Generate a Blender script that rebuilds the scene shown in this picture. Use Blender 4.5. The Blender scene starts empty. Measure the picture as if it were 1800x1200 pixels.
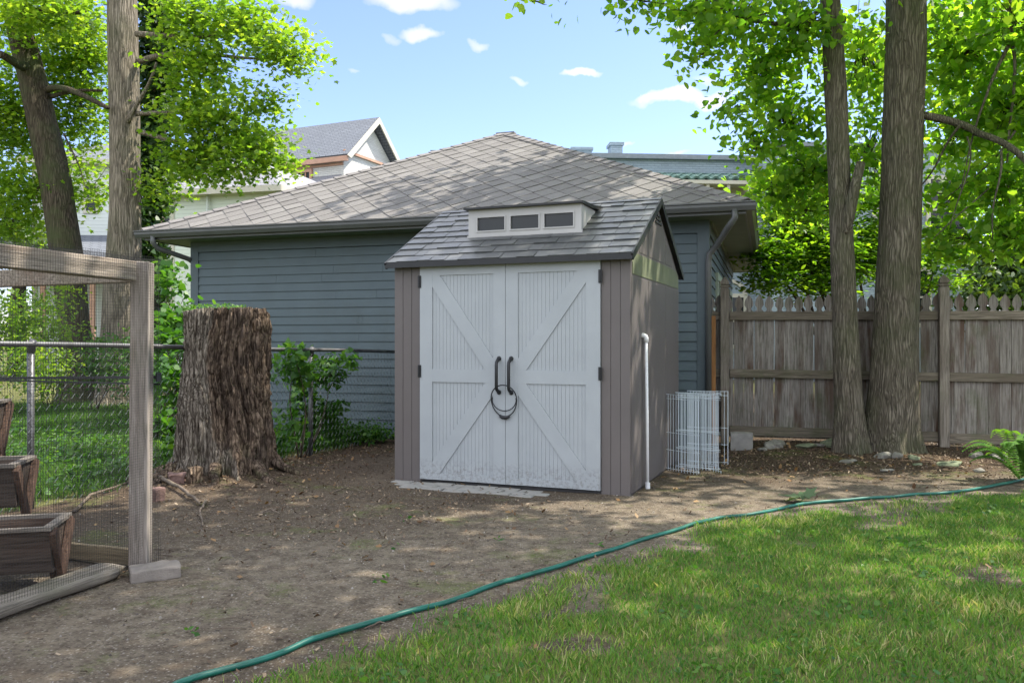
import bpy, math, random
import numpy as np
from mathutils import Vector, noise
random.seed(7); rng = np.random.default_rng(11)
S = bpy.context.scene; COL = S.collection
F = 1449.0; CAMH = 1.25; HY = 603.0
R = math.radians
def P(px, py, Y): return Vector(((px-900)/F*Y, Y, CAMH+(HY-py)/F*Y))
def G(px, py):
    Y = F*CAMH/(py-HY); return ((px-900)/F*Y, Y)
def sm(a, b, x):
    t = min(1, max(0, (x-a)/(b-a))); return t*t*(3-2*t)
STUMP = (-2.58, 7.60)
def gh(x, y):
    d = math.hypot(x-STUMP[0], y-STUMP[1])
    h = 0.13*math.exp(-(d/0.75)**2)
    if y < 14: h += 0.02*noise.noise(Vector((x*0.5, y*0.5, 0))) + 0.008*noise.noise(Vector((x*3, y*3, 5)))
    h *= 0.35+0.65*sm(0.0, 1.2, abs(x-0.2)+abs(y-8.2)*0.6)
    if x > 2.2: h += 0.07*sm(8.6, 9.6, y)*sm(2.2, 3.2, x)
    return h
# ------------------------------------------------------------------ materials
class NT:
    def __init__(s, name):
        s.m = bpy.data.materials.new(name); s.m.use_nodes = True; s.t = s.m.node_tree; s.t.nodes.clear()
        s.out = s.t.nodes.new('ShaderNodeOutputMaterial')
    def n(s, ty, ins=None, **at):
        nd = s.t.nodes.new(ty)
        for k, v in at.items(): setattr(nd, k, v)
        for k, v in (ins or {}).items():
            sk = nd.inputs[k]
            if isinstance(v, bpy.types.NodeSocket): s.t.links.new(v, sk)
            else:
                if hasattr(sk.default_value, '__len__') and not hasattr(v, '__len__'): v = (v,)*len(sk.default_value)
                elif hasattr(sk.default_value, '__len__') and len(sk.default_value) == 4 and len(v) == 3: v = (*v, 1)
                sk.default_value = v
        return nd
    def co(s): return s.n('ShaderNodeTexCoord').outputs['Object']
    def mp(s, v, sc=(1, 1, 1), rot=(0, 0, 0)): return s.n('ShaderNodeMapping', {0: v, 'Scale': sc, 'Rotation': rot}).outputs[0]
    def noise(s, v, sc=5, det=4, rough=.55, dist=0): return s.n('ShaderNodeTexNoise', {'Vector': v, 'Scale': sc, 'Detail': det, 'Roughness': rough, 'Distortion': dist}).outputs['Fac']
    def vor(s, v, sc=5, feat='F1', o='Distance'): return s.n('ShaderNodeTexVoronoi', {'Vector': v, 'Scale': sc}, feature=feat).outputs[o]
    def ramp(s, f, st):
        r = s.n('ShaderNodeValToRGB', {0: f}); e = r.color_ramp.elements
        while len(e) < len(st): e.new(.5)
        for i, (p, c) in enumerate(st):
            e[i].position = p; e[i].color = (*c, 1) if hasattr(c, '__len__') else (c, c, c, 1)
        return r.outputs[0]
    def mix(s, f, a, b, mode='MIX'):
        nd = s.t.nodes.new('ShaderNodeMix'); nd.data_type = 'RGBA'; nd.blend_type = mode
        for i, v in ((0, f), (6, a), (7, b)):
            if isinstance(v, bpy.types.NodeSocket): s.t.links.new(v, nd.inputs[i])
            elif i: nd.inputs[i].default_value = (*v, 1) if hasattr(v, '__len__') else (v, v, v, 1)
            else: nd.inputs[0].default_value = v
        return nd.outputs[2]
    def math(s, op, a, b=0., c=0.): return s.n('ShaderNodeMath', {0: a, 1: b, 2: c}, operation=op).outputs[0]
    def bump(s, h, dist=.01, st=1., nrm=None):
        d = {'Height': h, 'Distance': dist, 'Strength': st}
        if nrm is not None: d['Normal'] = nrm
        return s.n('ShaderNodeBump', d).outputs[0]
    def bsdf(s, col, rough=.7, nrm=None, metal=0., spec=.4, **kw):
        d = {'Base Color': col, 'Roughness': rough, 'Metallic': metal, 'Specular IOR Level': spec}
        if nrm is not None: d['Normal'] = nrm
        d.update(kw)
        b = s.n('ShaderNodeBsdfPrincipled', d); s.t.links.new(b.outputs[0], s.out.inputs[0]); return s.m
def simple(name, c, rough=.6, var=.15, sc=6, bump=.0, bs=60, metal=0., spec=.4, grime=None):
    n = NT(name); v = n.co()
    f = n.noise(v, sc, 5, .6); lo = tuple(x*(1-var) for x in c); hi = tuple(min(1, x*(1+var)) for x in c)
    col = n.ramp(f, [(.3, lo), (.7, hi)])
    oi = n.n('ShaderNodeObjectInfo').outputs['Random']
    col = n.mix(1., col, n.ramp(oi, [(0, .93), (1, 1.0)]), 'MULTIPLY')
    if grime:
        g = n.noise(v, 2.2, 6, .7); g2 = n.noise(v, 35, 3, .6)
        g = n.math('MULTIPLY', n.ramp(g, [(.5, 0), (.75, 1)]), g2)
        col = n.mix(g, col, grime)
    nr = n.bump(n.noise(v, bs, 3), bump) if bump else None
    return n.bsdf(col, rough, nr, metal, spec)
def wood(name, c1, c2, axis='Z', stain=(.06, .03, .015), stain_amt=.5, green=.0, sc=1., bump=.004):
    n = NT(name); v = n.co(); oi = n.n('ShaderNodeObjectInfo').outputs['Random']
    off = n.n('ShaderNodeVectorMath', {0: v, 1: n.n('ShaderNodeCombineXYZ', {0: n.math('MULTIPLY', oi, 37.), 1: n.math('MULTIPLY', oi, 91.), 2: n.math('MULTIPLY', oi, 17.)}).outputs[0]}).outputs[0]
    s = {'Z': (1, 1, .05), 'X': (.05, 1, 1), 'Y': (1, .05, 1)}[axis]
    gv = n.mp(off, s)
    g = n.noise(gv, 70*sc, 5, .65, .6); g2 = n.noise(gv, 14*sc, 4, .6)
    col = n.mix(g2, c1, c2)
    col = n.mix(n.ramp(g, [(.35, 1.), (.6, 0)]), col, tuple(x*.45 for x in c1), 'MIX')
    s2 = {'Z': (1, 1, .18), 'X': (.18, 1, 1), 'Y': (1, .18, 1)}[axis]
    st = n.noise(n.mp(off, s2), 7*sc, 4, .6)
    col = n.mix(n.math('MULTIPLY', n.ramp(st, [(.5, 0), (.68, 1)]), stain_amt), col, stain)
    col = n.mix(n.ramp(oi, [(0, 0.), (1, .55)]), col, tuple(x*.55 for x in c1))
    if green:
        gg = n.noise(v, 3., 5, .65)
        col = n.mix(n.math('MULTIPLY', n.ramp(gg, [(.52, 0), (.7, 1)]), green), col, (.07, .09, .035))
    return n.bsdf(col, .85, n.bump(g, bump), spec=.2)
def bark(name, c1, c2, sc=1., moss=0., bd=.02, green=(.06, .075, .03)):
    n = NT(name); v = n.co()
    dv = n.n('ShaderNodeVectorMath', {0: n.n('ShaderNodeTexNoise', {'Vector': n.mp(v, (1, 1, .5)), 'Scale': 5., 'Detail': 3}).outputs['Color'], 3: .10}, operation='SCALE').outputs[0]
    vd = n.n('ShaderNodeVectorMath', {0: v, 1: dv}).outputs[0]
    w = n.noise(n.mp(vd, (1, 1, .05)), 42*sc, 5, .6, .2)
    cr = n.vor(n.mp(vd, (1, 1, .055)), 34*sc, 'DISTANCE_TO_EDGE')
    h = n.math('MULTIPLY_ADD', n.ramp(cr, [(0, 0), (.3, 1)]), .55, n.math('MULTIPLY', n.ramp(w, [(.3, 0), (.7, 1)]), .5))
    col = n.ramp(h, [(.15, tuple(x*.42 for x in c1)), (.5, c1), (.9, c2)])
    if moss: col = n.mix(n.math('MULTIPLY', n.ramp(n.noise(v, 1.7, 5, .6), [(.45, 0), (.65, 1)]), moss), col, green)
    return n.bsdf(col, .9, n.bump(h, bd), spec=.15)
def leafmat(name, stops, trans=.45, tcol=(1.6, 1.5, .45), gloss=.35):
    n = NT(name)
    a = n.n('ShaderNodeAttribute', attribute_name='rnd').outputs['Fac']
    c = n.ramp(a, stops)
    b = n.n('ShaderNodeBsdfPrincipled', {'Base Color': c, 'Roughness': .45, 'Specular IOR Level': gloss})
    tc = n.mix(1., c, tcol, 'MULTIPLY')
    t = n.n('ShaderNodeBsdfTranslucent', {'Color': tc})
    m = n.n('ShaderNodeMixShader', {0: trans, 1: b.outputs[0], 2: t.outputs[0]})
    n.t.links.new(m.outputs[0], n.out.inputs[0]); return n.m
# ------------------------------------------------------------------ object helpers
def tag(o, label=None, cat=None, group=None, kind=None):
    for k, v in (('label', label), ('category', cat), ('group', group), ('kind', kind)):
        if v: o[k] = v
    return o
def T(name, label, cat, loc=(0, 0, 0), rz=0., group=None):
    o = bpy.data.objects.new(name, None); o.empty_display_size = .1; COL.objects.link(o)
    o.location = loc; o.rotation_euler = (0, 0, rz); return tag(o, label, cat, group)
class MB:
    def __init__(s): s.v = []; s.f = []
    def add(s, vs, fs):
        b = len(s.v); s.v += [tuple(v) for v in vs]; s.f += [tuple(b+i for i in f) for f in fs]; return s
    def box(s, x0, x1, y0, y1, z0, z1):
        return s.add([(x0, y0, z0), (x1, y0, z0), (x1, y1, z0), (x0, y1, z0), (x0, y0, z1), (x1, y0, z1), (x1, y1, z1), (x0, y1, z1)],
                     [(0, 3, 2, 1), (4, 5, 6, 7), (0, 1, 5, 4), (1, 2, 6, 5), (2, 3, 7, 6), (3, 0, 4, 7)])
    def beam(s, a, b, w, h, up=(0, 0, 1)):
        a, b = Vector(a), Vector(b); d = (b-a).normalized(); u = Vector(up); sd = d.cross(u).normalized(); u = sd.cross(d).normalized()
        vs = [p+sd*(i*w/2)+u*(j*h/2) for p in (a, b) for i, j in ((-1, -1), (1, -1), (1, 1), (-1, 1))]
        return s.add(vs, [(0, 1, 2, 3)[::-1], (4, 5, 6, 7), (0, 1, 5, 4), (1, 2, 6, 5), (2, 3, 7, 6), (3, 0, 4, 7)])
    def prism(s, poly, d):      # poly: 3d points (planar, any), extruded along vector d
        n = len(poly); d = Vector(d); vs = [Vector(p) for p in poly]; vs += [p+d for p in vs[:n]]
        return s.add(vs, [tuple(range(n))[::-1], tuple(range(n, 2*n))]+[(i, (i+1) % n, n+(i+1) % n, n+i) for i in range(n)])
    def tube(s, pts, r, seg=8, cap=True):
        pts = [Vector(p) for p in pts]; n = len(pts); rs = r if hasattr(r, '__len__') else [r]*n
        t0 = (pts[1]-pts[0]).normalized(); u = t0.orthogonal().normalized(); vs = []
        for i, p in enumerate(pts):
            t = (pts[min(i+1, n-1)]-pts[max(i-1, 0)]).normalized()
            u = (u-t*u.dot(t)).normalized(); w = t.cross(u)
            for k in range(seg):
                a = 2*math.pi*k/seg; vs.append(p+(u*math.cos(a)+w*math.sin(a))*rs[i])
        fs = [(i*seg+k, i*seg+(k+1) % seg, (i+1)*seg+(k+1) % seg, (i+1)*seg+k) for i in range(n-1) for k in range(seg)]
        if cap: fs += [tuple(range(seg))[::-1], tuple(range((n-1)*seg, n*seg))]
        return s.add(vs, fs)
    def sphere(s, c, r, sx=1, sy=1, sz=1, nu=12, nv=8, jit=0, seed=0):
        c = Vector(c); vs = []
        for j in range(nv+1):
            for i in range(nu):
                th = math.pi*j/nv; ph = 2*math.pi*i/nu; d = Vector((math.sin(th)*math.cos(ph)*sx, math.sin(th)*math.sin(ph)*sy, math.cos(th)*sz))
                k = 1+jit*noise.noise(d*1.5+Vector((seed, 0, 0))) if jit else 1
                vs.append(c+d*r*k)
        return s.add(vs, [(j*nu+i, (j+1)*nu+i, (j+1)*nu+(i+1) % nu, j*nu+(i+1) % nu) for j in range(nv) for i in range(nu)])
    def build(s, name, m, parent=None, smooth=False, bevel=0., off=(0, 0, 0)):
        me = bpy.data.meshes.new(name); off = Vector(off)
        me.from_pydata([Vector(v)-off for v in s.v] if off.length else s.v, [], s.f)
        me.materials.append(m); me.validate(); o = bpy.data.objects.new(name, me); COL.objects.link(o)
        if parent: o.parent = parent
        if smooth: me.polygons.foreach_set('use_smooth', [True]*len(me.polygons))
        if bevel:
            b = o.modifiers.new('bevel', 'BEVEL'); b.width = bevel; b.segments = 2; b.limit_method = 'ANGLE'
        return o
def npmesh(name, V, k, m, parent=None, rnd=None, off=(0, 0, 0)):
    """V: (N,k,3) polygons"""
    N = V.shape[0]; V = (V-np.array(off)).reshape(-1, 3).astype(np.float32)
    me = bpy.data.meshes.new(name); me.vertices.add(len(V)); me.vertices.foreach_set('co', V.ravel())
    me.loops.add(N*k); me.loops.foreach_set('vertex_index', np.arange(N*k, dtype=np.int32))
    me.polygons.add(N); me.polygons.foreach_set('loop_start', np.arange(0, N*k, k, dtype=np.int32))
    me.polygons.foreach_set('loop_total', np.full(N, k, dtype=np.int32))
    me.update(calc_edges=True); me.materials.append(m)
    if rnd is None: rnd = rng.random(N)
    a = me.attributes.new('rnd', 'FLOAT', 'FACE'); a.data.foreach_set('value', rnd.astype(np.float32))
    o = bpy.data.objects.new(name, me); COL.objects.link(o)
    if parent: o.parent = parent
    return o
HEART = np.array([(0, 0, 0), (.30, -.04, .05), (.48, .28, .07), (.36, .66, .04), (0, 1.08, -.05), (-.36, .66, .04), (-.48, .28, .07), (-.30, -.04, .05)])
MAPLE = np.array([(0, 0, 0), (.42, .05, .06), (.34, .30, .04), (.62, .55, .03), (.26, .62, 0), (0, 1.08, -.06), (-.26, .62, 0), (-.62, .55, .03), (-.34, .30, .04), (-.42, .05, .06)])
OVAL = np.array([(0, 0, 0), (.22, .3, .03), (.2, .65, .02), (0, 1, -.04), (-.2, .65, .02), (-.22, .3, .03)])
IVY = np.array([(0, 0, 0), (.5, .15, .03), (.3, .55, .02), (0, 1, -.03), (-.3, .55, .02), (-.5, .15, .03)])
def leaves(C, size, tpl, up=.9, spread=.6, droop=.3):
    N = len(C); C = np.asarray(C)
    nrm = rng.normal(0, spread, (N, 3)); nrm[:, 2] += up; nrm /= np.linalg.norm(nrm, axis=1)[:, None]
    t = rng.normal(0, 1, (N, 3)); t[:, 2] -= droop; t -= nrm*(t*nrm).sum(1)[:, None]; t /= np.linalg.norm(t, axis=1)[:, None]
    b = np.cross(nrm, t); sz = (size*rng.uniform(.6, 1.2, N))[:, None, None]
    V = C[:, None, :]+sz*(tpl[None, :, 0:1]*b[:, None, :]+tpl[None, :, 1:2]*t[:, None, :]+tpl[None, :, 2:3]*nrm[:, None, :])
    return V
def puff_pts(puffs, sig=(.26, .26, .13), per=22, shell=.55):
    """puffs: (cx,cy,cz,rx,ry,rz,nclumps) -> leaf centres, clump centres, per-leaf rnd"""
    out, cl, rn = [], [], []
    for (cx, cy, cz, rx, ry, rz, n) in puffs:
        d = rng.normal(0, 1, (n, 3)); d /= np.linalg.norm(d, axis=1)[:, None]
        r = rng.uniform(0, 1, n)**shell
        c = np.array([cx, cy, cz])+d*r[:, None]*np.array([rx, ry, rz])
        for q in c:
            m = int(per*rng.uniform(.5, 1.4)); s = rng.uniform(.6, 1.3)
            out.append(q+np.clip(rng.normal(0, 1, (m, 3)), -1.6, 1.6)*np.array(sig)*s); rn.append(np.clip(rng.normal(rng.uniform(.25, .75), .17, m), 0, 1))
            cl.append((q, (cx, cy, cz)))
    return np.concatenate(out), cl, np.concatenate(rn)
def trunk_mesh(pts, rad, seg=28, flute=.06, lob=5, res=.12, seed=0, flare=None):
    """swept trunk with fluted, uneven section"""
    pts = [Vector(p) for p in pts]; L = [0]
    for a, b in zip(pts, pts[1:]): L.append(L[-1]+(b-a).length)
    n = max(6, int(L[-1]/res)); m = MB(); vs = []
    for i in range(n+1):
        s = L[-1]*i/n; k = max(j for j in range(len(L)-1) if L[j] <= s+1e-6); t = (s-L[k])/(L[k+1]-L[k])
        p0 = pts[max(k-1, 0)]; p1 = pts[k]; p2 = pts[k+1]; p3 = pts[min(k+2, len(pts)-1)]
        p = .5*((2*p1)+(p2-p0)*t+(2*p0-5*p1+4*p2-p3)*t*t+(3*p1-p0-3*p2+p3)*t**3)
        r = rad[k]*(1-t)+rad[k+1]*t
        for j in range(seg):
            a = 2*math.pi*j/seg
            q = Vector((math.cos(a), math.sin(a), 0))
            f = 1+flute*noise.noise(Vector((q.x*1.6, q.y*1.6, s*.5+seed)))*2+.035*noise.noise(Vector((q.x*6, q.y*6, s*2+seed)))
            if flare: f += flare*math.exp(-s/.28)*(.55+.45*math.cos(lob*a+seed)+.3*noise.noise(q*2+Vector((seed, 0, 0))))
            vs.append(p+q*r*f)
    fs = [(i*seg+j, i*seg+(j+1) % seg, (i+1)*seg+(j+1) % seg, (i+1)*seg+j) for i in range(n) for j in range(seg)]
    fs.append(tuple(range(n*seg, (n+1)*seg))); m.add(vs, fs); return m
def limb(m, a, b, r0, r1, bend=.15, seg=6, n=8, sag=0.):
    a, b = Vector(a), Vector(b); d = b-a; L = d.length
    o1 = Vector(rng.normal(0, 1, 3))*bend*L; o2 = Vector(rng.normal(0, 1, 3))*bend*L*.5
    pts = []
    for i in range(n+1):
        t = i/n; pts.append(a+d*t+o1*math.sin(math.pi*t)*.5+o2*math.sin(2*math.pi*t)*.4+Vector((0, 0, sag*L*math.sin(math.pi*t))))
    m.tube(pts, [r0+(r1-r0)*i/n for i in range(n+1)], seg); return pts
# ------------------------------------------------------------------ ground
EDGE = [(-6, -1), (-2.2, 1.6), (-1.5, 2.6), (-1.0, 3.1), (-.66, 3.45), (-.12, 4.1), (.3, 4.55), (.68, 4.95), (1.36, 5.66), (2.15, 6.28), (3.2, 6.72), (4.2, 6.95), (7, 7.3), (30, 9)]
def edgeY(x): return float(np.interp(x, [e[0] for e in EDGE], [e[1] for e in EDGE]))
FP0, FP1 = Vector((-3.6, 6.2)), Vector((-2.22, 9.2)); FD = (FP1-FP0).normalized(); FN = Vector((-FD.y, FD.x))   # FN points left (neighbour side)
def nb(x, y): return (Vector((x, y))-FP0).dot(FN)
def lawn(x, y):
    n = noise.noise(Vector((x*1.1, y*1.1, 3)))*.55+noise.noise(Vector((x*3.5, y*3.5, 8)))*.3
    d = edgeY(x)-y
    base = sm(-.05, .42, d+n*.5)
    hole = sm(.16, .34, noise.noise(Vector((x*1.7+9, y*1.7, 1)))*.8+noise.noise(Vector((x*4+9, y*4, 1)))*.35+.10-.22*sm(.2, 1.6, d))
    return base*(1-.75*hole)
def make_ground():
    def axis(lo, hi, step, far):
        a = list(np.arange(lo, hi+1e-6, step)); b = []; s = step; x = hi
        while x < far: s *= 1.25; x += s; b.append(x)
        c = []; s = step; x = lo
        while x > -far: s *= 1.25; x -= s; c.append(x)
        return c[::-1]+a+b
    xs = axis(-6.5, 6.5, .06, 600); ys = axis(1.5, 11.5, .06, 600); nx, ny = len(xs), len(ys)
    V = []; A = []; B = []; D = []
    for y in ys:
        for x in xs:
            near = -7 < x < 7.5 and 0 < y < 14
            V.append((x, y, gh(x, y) if near else 0.))
            s = nb(x, y); n = .3*noise.noise(Vector((x*1.5, y*1.5, 0)))
            g = 1. if (s > .6 or abs(x) > 12 or y > 20) else max(lawn(x, y) if near else (1. if y < 5 else 0), sm(-.1, .45, s+n)*(y < 30))
            A.append(g)
            B.append(max(sm(7.0, 8.6, y+n*2)*sm(1.5, 2.6, x), sm(-1.3, -.2, s+n)*.8*sm(1.3, .5, abs(s)+.0), sm(9.0, 9.8, y+n)*.8, .8*sm(1.6, .4, math.hypot(x-STUMP[0], y-STUMP[1]))))
            D.append(sm(1.9, .2, abs((y-4.3)-.55*(x+1.2))+n*1.5))
    f = [(j*nx+i, j*nx+i+1, (j+1)*nx+i+1, (j+1)*nx+i) for j in range(ny-1) for i in range(nx-1)]
    n = NT('ground'); v = n.co()
    at = lambda k: n.n('ShaderNodeAttribute', attribute_name=k).outputs['Fac']
    n1 = n.noise(v, 1.3, 6, .65); n2 = n.noise(v, 9, 6, .7); n3 = n.noise(v, 90, 4, .7); vv = n.vor(v, 75); vc = n.vor(v, 75, o='Color')
    dirt = n.ramp(n1, [(.32, (.074, .056, .038)), (.5, (.105, .082, .057)), (.68, (.14, .112, .080))])
    dirt = n.mix(at('dust'), dirt, (.19, .158, .117))
    dirt = n.mix(n.ramp(n2, [(.38, .75), (.62, 0)]), dirt, (.075, .058, .043))
    grit = n.n('ShaderNodeSeparateColor', {0: vc}).outputs[0]
    dirt = n.mix(n.math('MULTIPLY', n.ramp(grit, [(.62, 0), (.95, .85)]), n.ramp(vv, [(.25, 1), (.5, 0)])), dirt, (.28, .25, .21))
    dirt = n.mix(n.ramp(grit, [(0, .6), (.22, 0)]), dirt, (.04, .03, .023))
    mul = n.ramp(n.noise(n.mp(v, (1, 1, 1)), 38, 5, .75), [(.35, (.022, .015, .011)), (.5, (.065, .045, .03)), (.72, (.19, .14, .095))])
    dirt = n.mix(at('mulch'), dirt, mul)
    moss = n.math('MULTIPLY', n.ramp(n.noise(v, 1.6, 5, .7), [(.55, 0), (.66, .8)]), n.ramp(n3, [(.4, 0), (.6, 1)]))
    dirt = n.mix(moss, dirt, (.10, .13, .03))
    gr = n.mix(n2, (.075, .095, .025), (.16, .15, .06))
    col = n.mix(n.ramp(n.math('ADD', at('grassy'), n.math('MULTIPLY_ADD', n2, .6, -.3)), [(.25, 0), (.7, 1)]), dirt, gr)
    h = n.math('ADD', n.math('MULTIPLY', n3, .5), n.math('MULTIPLY', vv, -.6)); h = n.math('MULTIPLY_ADD', n2, 2.2, h)
    m = n.bsdf(col, .95, n.bump(h, .012), spec=.1)
    mb = MB(); mb.v = V; mb.f = f; o = mb.build('ground', m, smooth=True)
    for k, a in (('grassy', A), ('mulch', B), ('dust', D)):
        at_ = o.data.attributes.new(k, 'FLOAT', 'POINT'); at_.data.foreach_set('value', np.array(a, dtype=np.float32))
    tag(o, kind='structure')
make_ground()
# ------------------------------------------------------------------ materials used
M_sid = simple('teal_siding', (.070, .098, .110), .6, .08, 3, .001, 90, grime=(.06, .075, .07))
M_trim = simple('teal_trim', (.064, .088, .098), .55, .08, 3, .0008, 70)
M_trim2 = simple('gutter_paint', (.075, .078, .076), .4, .12, 4, .0005)
M_soff = simple('soffit_paint', (.14, .17, .12), .6, .12, 4)
M_taupe = simple('taupe_resin', (.118, .104, .099), .55, .06, 3, .0006, 160)
M_olive = simple('olive_band', (.125, .14, .08), .6, .15, 5, .0006, 120)
def m_door():
    n = NT('door_resin'); v = n.co()
    c = n.ramp(n.noise(v, 4, 4), [(.3, (.30, .325, .338)), (.7, (.33, .355, .368))])
    z = n.n('ShaderNodeSeparateXYZ', {0: v}).outputs[2]
    dz = n.ramp(z, [(.0, 1), (.15, .8), (.24, 0)])          # splashed dirt along the foot of the doors
    sp = n.ramp(n.noise(n.mp(v, (1, 1, 1)), 34, 6, .75), [(.47, 0), (.62, 1)])
    c = n.mix(n.math('MULTIPLY', n.math('MULTIPLY', dz, sp), .6), c, (.13, .115, .10))
    c = n.mix(n.ramp(n.noise(v, 60, 2), [(.72, 0), (.78, .35)]), c, (.2, .19, .17))
    return n.bsdf(c, .5, n.bump(n.noise(v, 200, 2), .0004))
M_door = m_door()
M_blk = simple('black_plastic', (.012, .013, .015), .45, .2, 8)
M_glass = NT('dark_pane').bsdf((.012, .016, .018), .12, spec=.3)
def m_slate():
    n = NT('moulded_shingle'); v = n.co()
    a = n.n('ShaderNodeAttribute', attribute_name='rnd').outputs['Fac']
    c = n.ramp(a, [(0, (.042, .046, .047)), (1, (.085, .088, .088))])
    c = n.mix(n.ramp(n.noise(v, 5, 5, .7), [(.5, 0), (.75, .5)]), c, (.14, .14, .13))
    return n.bsdf(c, .42, n.bump(n.noise(n.mp(v, (1, .15, 1)), 120, 3), .0015), spec=.5)
M_slate = m_slate()
def m_asph(name, c1, c2):
    n = NT(name); v = n.co()
    a = n.n('ShaderNodeAttribute', attribute_name='rnd').outputs['Fac']
    c = n.ramp(a, [(0, c1), (1, c2)])
    c = n.mix(n.ramp(n.noise(v, 1.2, 5, .65), [(.4, 0), (.7, .45)]), c, (.13, .125, .12))
    c = n.mix(n.ramp(n.vor(v, 160), [(.15, .5), (.5, 0)]), c, tuple(x*1.5 for x in c2))
    return n.bsdf(c, .9, n.bump(n.noise(v, 260, 2), .002), spec=.2)
M_asph = m_asph('grey_asphalt_shingle', (.115, .108, .102), (.17, .162, .152))
M_galv = simple('galvanised_pipe', (.12, .12, .125), .45, .3, 14, .0006, 80, metal=.6, grime=(.05, .04, .035))
M_white = simple('white_plastic', (.72, .73, .74), .35, .06, 8, grime=(.45, .42, .38))
M_wirew = simple('white_coated_wire', (.62, .70, .76), .4, .06, 8)
M_conc = simple('concrete', (.25, .24, .225), .95, .2, 9, .003, 70, spec=.15, grime=(.13, .12, .10))
# ------------------------------------------------------------------ shed
SHO, SHR = (-1.07, 7.52, 0.), R(-21.6)
W, D, EV, RZ = 2.19, 2.15, 1.95, 2.585
shed = T('garden_shed', 'taupe resin storage shed with pale double barn doors and small roof dormer', 'shed', SHO, SHR)
def strip_panel(mb, x0, x1, z0, z1, y, step, gap=.006, proud=.006):
    mb.box(x0, x1, y, y+.03, z0, z1); n = max(1, round((x1-x0)/step)); w = (x1-x0)/n
    for i in range(n): mb.box(x0+i*w+gap/2, x0+(i+1)*w-gap/2, y-proud, y+.004, z0+.001, z1-.001)
for x0, x1 in ((0, .27), (1.943, W)):
    mb = MB(); strip_panel(mb, x0+.001, x1-.001, .0, EV, .0, .085); mb.build('wall', M_taupe, shed)
mb = MB(); mb.box(.272, 1.941, .03, .06, 1.938, 2.02); mb.build('header', M_blk, shed); mb = MB(); mb.box(.0, W, .02, D-.02, -.03, .022); mb.build('base', simple('dark_threshold', (.05, .05, .052), .6, .2, 9), shed)
def side_wall(x, sgn):
    mb = MB(); xx = x-.03 if sgn > 0 else x
    mb.prism([(xx, .033, 0), (xx, D, 0), (xx, D, EV+.0), (xx, D/2, RZ-.06), (xx, .033, EV+.0)], (.03, 0, 0))
    n = 44; w = (D-.04)/n
    for i in range(n):
        y0 = .034+i*w+.004; y1 = .034+(i+1)*w-.004; ym = (y0+y1)/2
        if i in (12, 28): continue
        for za, zb in ((.02, 1.80), (2.02, EV+(RZ-.06-EV)*(1-abs(ym-D/2)/(D/2))-.06)):
            if zb > za+.04:
                xs = (x-.001, x+.004) if sgn > 0 else (x-.004, x+.001); mb.box(*xs, y0, y1, za, zb)
    return mb
side_wall(W, 1).build('side_wall', M_taupe, shed); side_wall(0, -1).build('side_wall', M_taupe, shed)
mb = MB(); mb.box(0.03, W-.03, D-.03, D, 0, EV); mb.build('back_wall', M_taupe, shed)
mb = MB()
for sx in ((W-.0005, W+.006),):
    mb.prism([(sx[0], .05, 1.82), (sx[0], D-.03, 1.82), (sx[0], D-.03, EV-.02), (sx[0], D-.16, 2.0), (sx[0], .17, 2.0), (sx[0], .05, EV-.03)], (.0065, 0, 0))
mb.build('gable_band', M_olive, shed)
mb = MB()
for i in range(3): mb.box(W+.004, W+.016, D/2-.13+.03*i, D/2+.13-.03*i, 2.36+i*.035, 2.38+i*.035)
mb.build('vent', M_blk, shed)
def roof_tabs(y0, z0, y1, z1, x0, x1, courses, holes=None, seed=1):
    """moulded shingle courses on a slope from eave (y0,z0) to ridge (y1,z1); returns polys"""
    rr = random.Random(seed); out = []; rn = []
    L = math.hypot(y1-y0, z1-z0); uy, uz = (y1-y0)/L, (z1-z0)/L; ny, nz = -uz*(1 if uy > 0 else -1), abs(uy)
    def pt(x, s, h): return (x, y0+uy*s+ny*h, z0+uz*s+nz*h)
    for c in range(courses):
        s0 = L*c/courses; s1 = L*(c+1)/courses+.012; x = x0
        while x < x1-.001:
            w = rr.uniform(.09, .24); xe = min(x1, x+w); xe = x1 if x1-xe < .05 else xe
            hb = rr.choice((.010, .017, .013)); sb = s0-rr.choice((0, .006, .012)); sb = max(sb, -.01); v = rr.random()
            a, b = x+.0015, xe-.0015
            q = [pt(a, sb, hb), pt(b, sb, hb), pt(b, s1, .003), pt(a, s1, .003)]
            out.append(q); rn.append(v)
            out.append([pt(a, sb, -.002), pt(b, sb, -.002), pt(b, sb, hb), pt(a, sb, hb)]); rn.append(v)
            out.append([pt(b, sb, -.002), pt(b, s1, -.002), pt(b, s1, .003), pt(b, sb, hb)]); rn.append(v)
            out.append([pt(a, s1, -.002), pt(a, sb, -.002), pt(a, sb, hb), pt(a, s1, .003)]); rn.append(v)
            x = xe
    return out, rn
o1, r1 = roof_tabs(-.09, 1.972, D/2, RZ+.012, -.035, W+.035, 9)
o2, r2 = roof_tabs(D+.09, 1.972, D/2, RZ+.012, -.035, W+.035, 9, seed=5)
base = [[(-.035, -.085, 1.965), (W+.035, -.085, 1.965), (W+.035, D/2, RZ+.004), (-.035, D/2, RZ+.004)], [(-.035, D/2, RZ+.003), (W+.035, D/2, RZ+.003), (W+.035, D+.085, 1.965), (-.035, D+.085, 1.965)],
        [(-.04, D/2-.05, RZ+.002), (W+.04, D/2-.05, RZ+.002), (W+.04, D/2, RZ+.026), (-.04, D/2, RZ+.026)], [(-.04, D/2, RZ+.026), (W+.04, D/2, RZ+.026), (W+.04, D/2+.05, RZ+.002), (-.04, D/2+.05, RZ+.002)]]
sroof = npmesh('roof', np.array(o1+o2+base), 4, M_slate, shed, np.array(r1+r2+[.3]*4))
mb = MB()
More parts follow.
